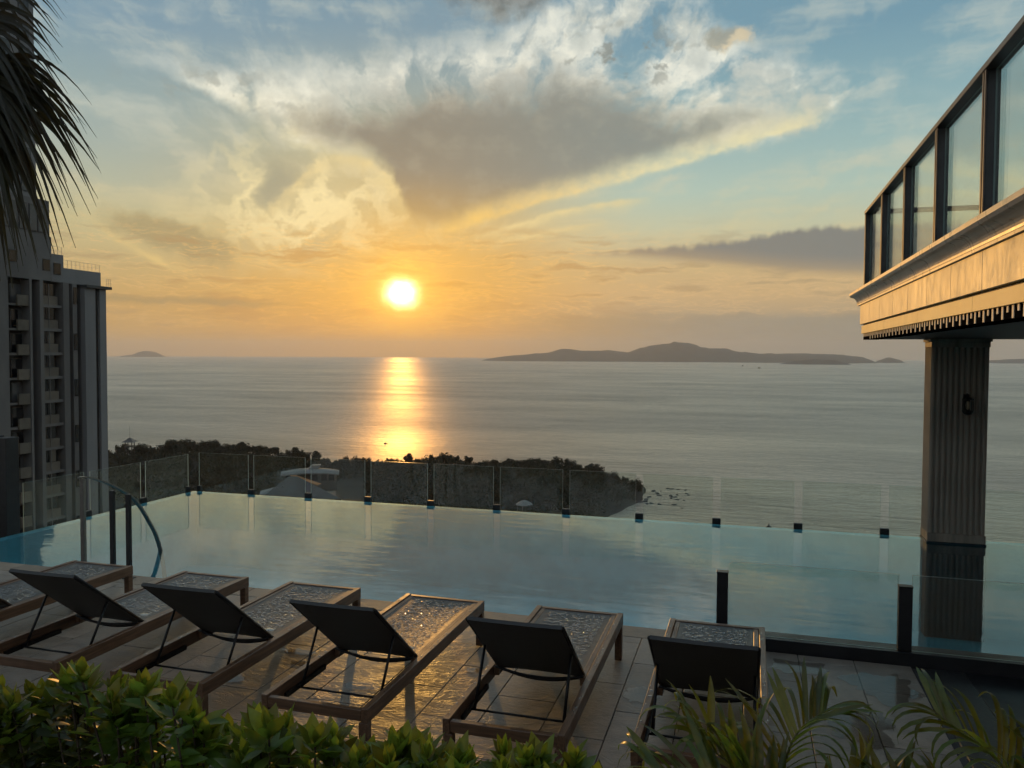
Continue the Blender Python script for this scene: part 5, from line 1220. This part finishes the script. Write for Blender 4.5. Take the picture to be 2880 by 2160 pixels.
# hipped roof house in front of it
x, y = polar(-31.9, 318); hh = empty('hipped_house', (x, y, -57.8), R(29)); tag(hh, 'house with a large grey hipped roof and one sunlit roof strip', 'building')
mb = MB(); A = Vector((-2.4, 1.0, 12.6)); E_ = [Vector((-13.5, -10, 5.0)), Vector((17.5, -10, 5.0)), Vector((17.5, 11, 0.5)), Vector((-13.5, 11, 0.5))]; Bp = Vector((1.0, 1.0, 12.4))
mb.add([E_[0], E_[1], Bp, A], [(0, 1, 2, 3)]); mb.add([E_[3], E_[0], A], [(0, 1, 2)]); mb.add([E_[2], E_[3], A, Bp], [(0, 1, 2, 3)]); mb.add([E_[1], E_[2], Bp], [(0, 1, 2)])
roof = mb.build('roof', M_TILE, hh)
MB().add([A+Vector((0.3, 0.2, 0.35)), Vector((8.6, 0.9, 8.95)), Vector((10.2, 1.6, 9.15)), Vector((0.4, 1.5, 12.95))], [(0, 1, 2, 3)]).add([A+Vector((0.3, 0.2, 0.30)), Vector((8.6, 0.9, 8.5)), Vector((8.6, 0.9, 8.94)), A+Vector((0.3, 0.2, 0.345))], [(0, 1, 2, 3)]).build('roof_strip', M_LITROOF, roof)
for v in ((-6.5, -4.4, 9.2), (-4.2, -4.0, 9.6), (-5.4, -6.0, 8.2)): MB().lathe([(0.0, 0.5), (0.28, 0.4), (0.3, 0.0)], v[0], v[1], 8).build('roof_vent', M_VWHITE, roof).location = (0, 0, v[2]-0.25)
boxm('wall', M_VWALL, hh, -11.5, 15.5, -8, 9, 0, 5.0)
for u in (-8, -3, 2, 7, 12): boxm('window', M_VGLASS, hh, u-1.1, u+1.1, -8.06, -8.002, 1.6, 3.8)
x, y = polar(-33.0, 322); wh_ = empty('low_house', (x, y, -57.2), R(30)); tag(wh_, 'low pale-roofed house left of the grey hipped roof', 'building')
mb = MB(); mb.add([(-7, -4, 5.2), (7, -4, 5.2), (7, 4, 5.6), (-7, 4, 5.6), (-2, 0, 7.4), (2, 0, 7.4)], [(0, 1, 5, 4), (1, 2, 5), (2, 3, 4, 5), (3, 0, 4), (0, 3, 2, 1)]); mb.build('roof', M_VWHITE, wh_)
boxm('wall', M_VWALL, wh_, -6, 6, -3.2, 3.2, 0, 5.15)
# pavilion on the left ridge
a = -42.35; x, y = polar(a, 448); gz = empty('pavilion', (x, y, ground(x, y)-0.3), R(20)); tag(gz, 'small open pavilion with a two-tier roof on the left ridge', 'pavilion')
gh = CAM_H+448*math.tan(R(-5.97))-gz.location.z
for sx in (-1, 1):
    for sy in (-1, 1): boxm('post', M_TRUNK, gz, sx*1.6-0.16, sx*1.6+0.16, sy*1.6-0.16, sy*1.6+0.16, 0, gh+1.7)
boxm('floor', M_VWALL, gz, -2, 2, -2, 2, gh-1.0, gh-0.3)
mb = MB(); mb.add([(-3.2, -3.2, gh+1.6), (3.2, -3.2, gh+1.6), (3.2, 3.2, gh+1.6), (-3.2, 3.2, gh+1.6), (-0.9, -0.9, gh+3.0), (0.9, -0.9, gh+3.0), (0.9, 0.9, gh+3.0), (-0.9, 0.9, gh+3.0)], [(0,1,5,4),(1,2,6,5),(2,3,7,6),(3,0,4,7),(3,2,1,0)]); mb.build('roof', M_TILE, gz)
mb = MB(); mb.add([(-1.2, -1.2, gh+3.02), (1.2, -1.2, gh+3.02), (1.2, 1.2, gh+3.02), (-1.2, 1.2, gh+3.02), (0, 0, gh+3.9)], [(0,1,4),(1,2,4),(2,3,4),(3,0,4),(3,2,1,0)]); mb.build('roof_lantern', M_TILE, gz)
MB().tube([(0, 0, gh+3.8), (0, 0, gh+9.5)], 0.05, 5).build('mast', M_METAL, gz)
# white parasol tent on the near slope
x, y = polar(-15.6, 292); pt = empty('tent_canopy', (x, y, -57.0)); tag(pt, 'small white canopy tent on the near slope of the headland', 'tent')
zc = CAM_H+292*math.tan(R(-10.55))+57
mb = MB(); mb.lathe([(3.3, zc-1.0), (3.2, zc-0.7), (1.2, zc+0.4), (0.0, zc+0.75)], 0, 0, 8); mb.build('canopy', M_VWHITE, pt)
for i in range(4): MB().tube([(2.6*math.cos(i*1.571), 2.6*math.sin(i*1.571), 0), (2.6*math.cos(i*1.571), 2.6*math.sin(i*1.571), zc-0.9)], 0.06, 6).build('pole', M_TRAIL, pt)
# two mooring buoys and small boats on the water
for a, d, s, lab in ((1.6, 302, 0.45, 'dark mooring buoy on the grey water beyond the pool fence'), (13.4, 420, 0.45, 'dark mooring buoy on the water right of the fluted column')):
    x, y = polar(a, d); t = empty('buoy', (x, y, SEA_Z)); tag(t, lab, 'buoy'); MB().lathe([(0.02, -0.4), (0.8, -0.3), (1.0, 0.1), (0.75, 0.55), (0.25, 0.75), (0.2, 1.1), (0.0, 1.15)], 0, 0, 12).build('float', M_BLACK, t, smooth=True); MB().tube([(0, 0, 1.1), (0, 0, 1.7)], 0.06, 6).build('ring_post', M_BLACK, t)
for a, d, lab in ((-25.6, 560, 'small dark boat in the sun glitter off the headland'), (-0.3, 5200, 'tiny distant boat before the large island'), (0.8, 4300, 'tiny distant boat on the open water below the large island')):
    x, y = polar(a, d); t = empty('boat', (x, y, SEA_Z), R(60)); s = 0.5 if d < 1000 else 4.0; t.scale = (s, s, s); tag(t, lab, 'boat', 'boats on the sea')
    MB().hexa([(-2.2, -0.5, -0.2), (2.0, -0.5, -0.2), (2.0, 0.5, -0.2), (-2.2, 0.5, -0.2), (-2.5, -0.8, 0.6), (3.2, -0.15, 0.8), (3.2, 0.15, 0.8), (-2.5, 0.8, 0.6)]).build('hull', M_TRUNK, t); boxm('cabin', M_VWALL, t, -1.6, 0.2, -0.5, 0.5, 0.66, 1.5)
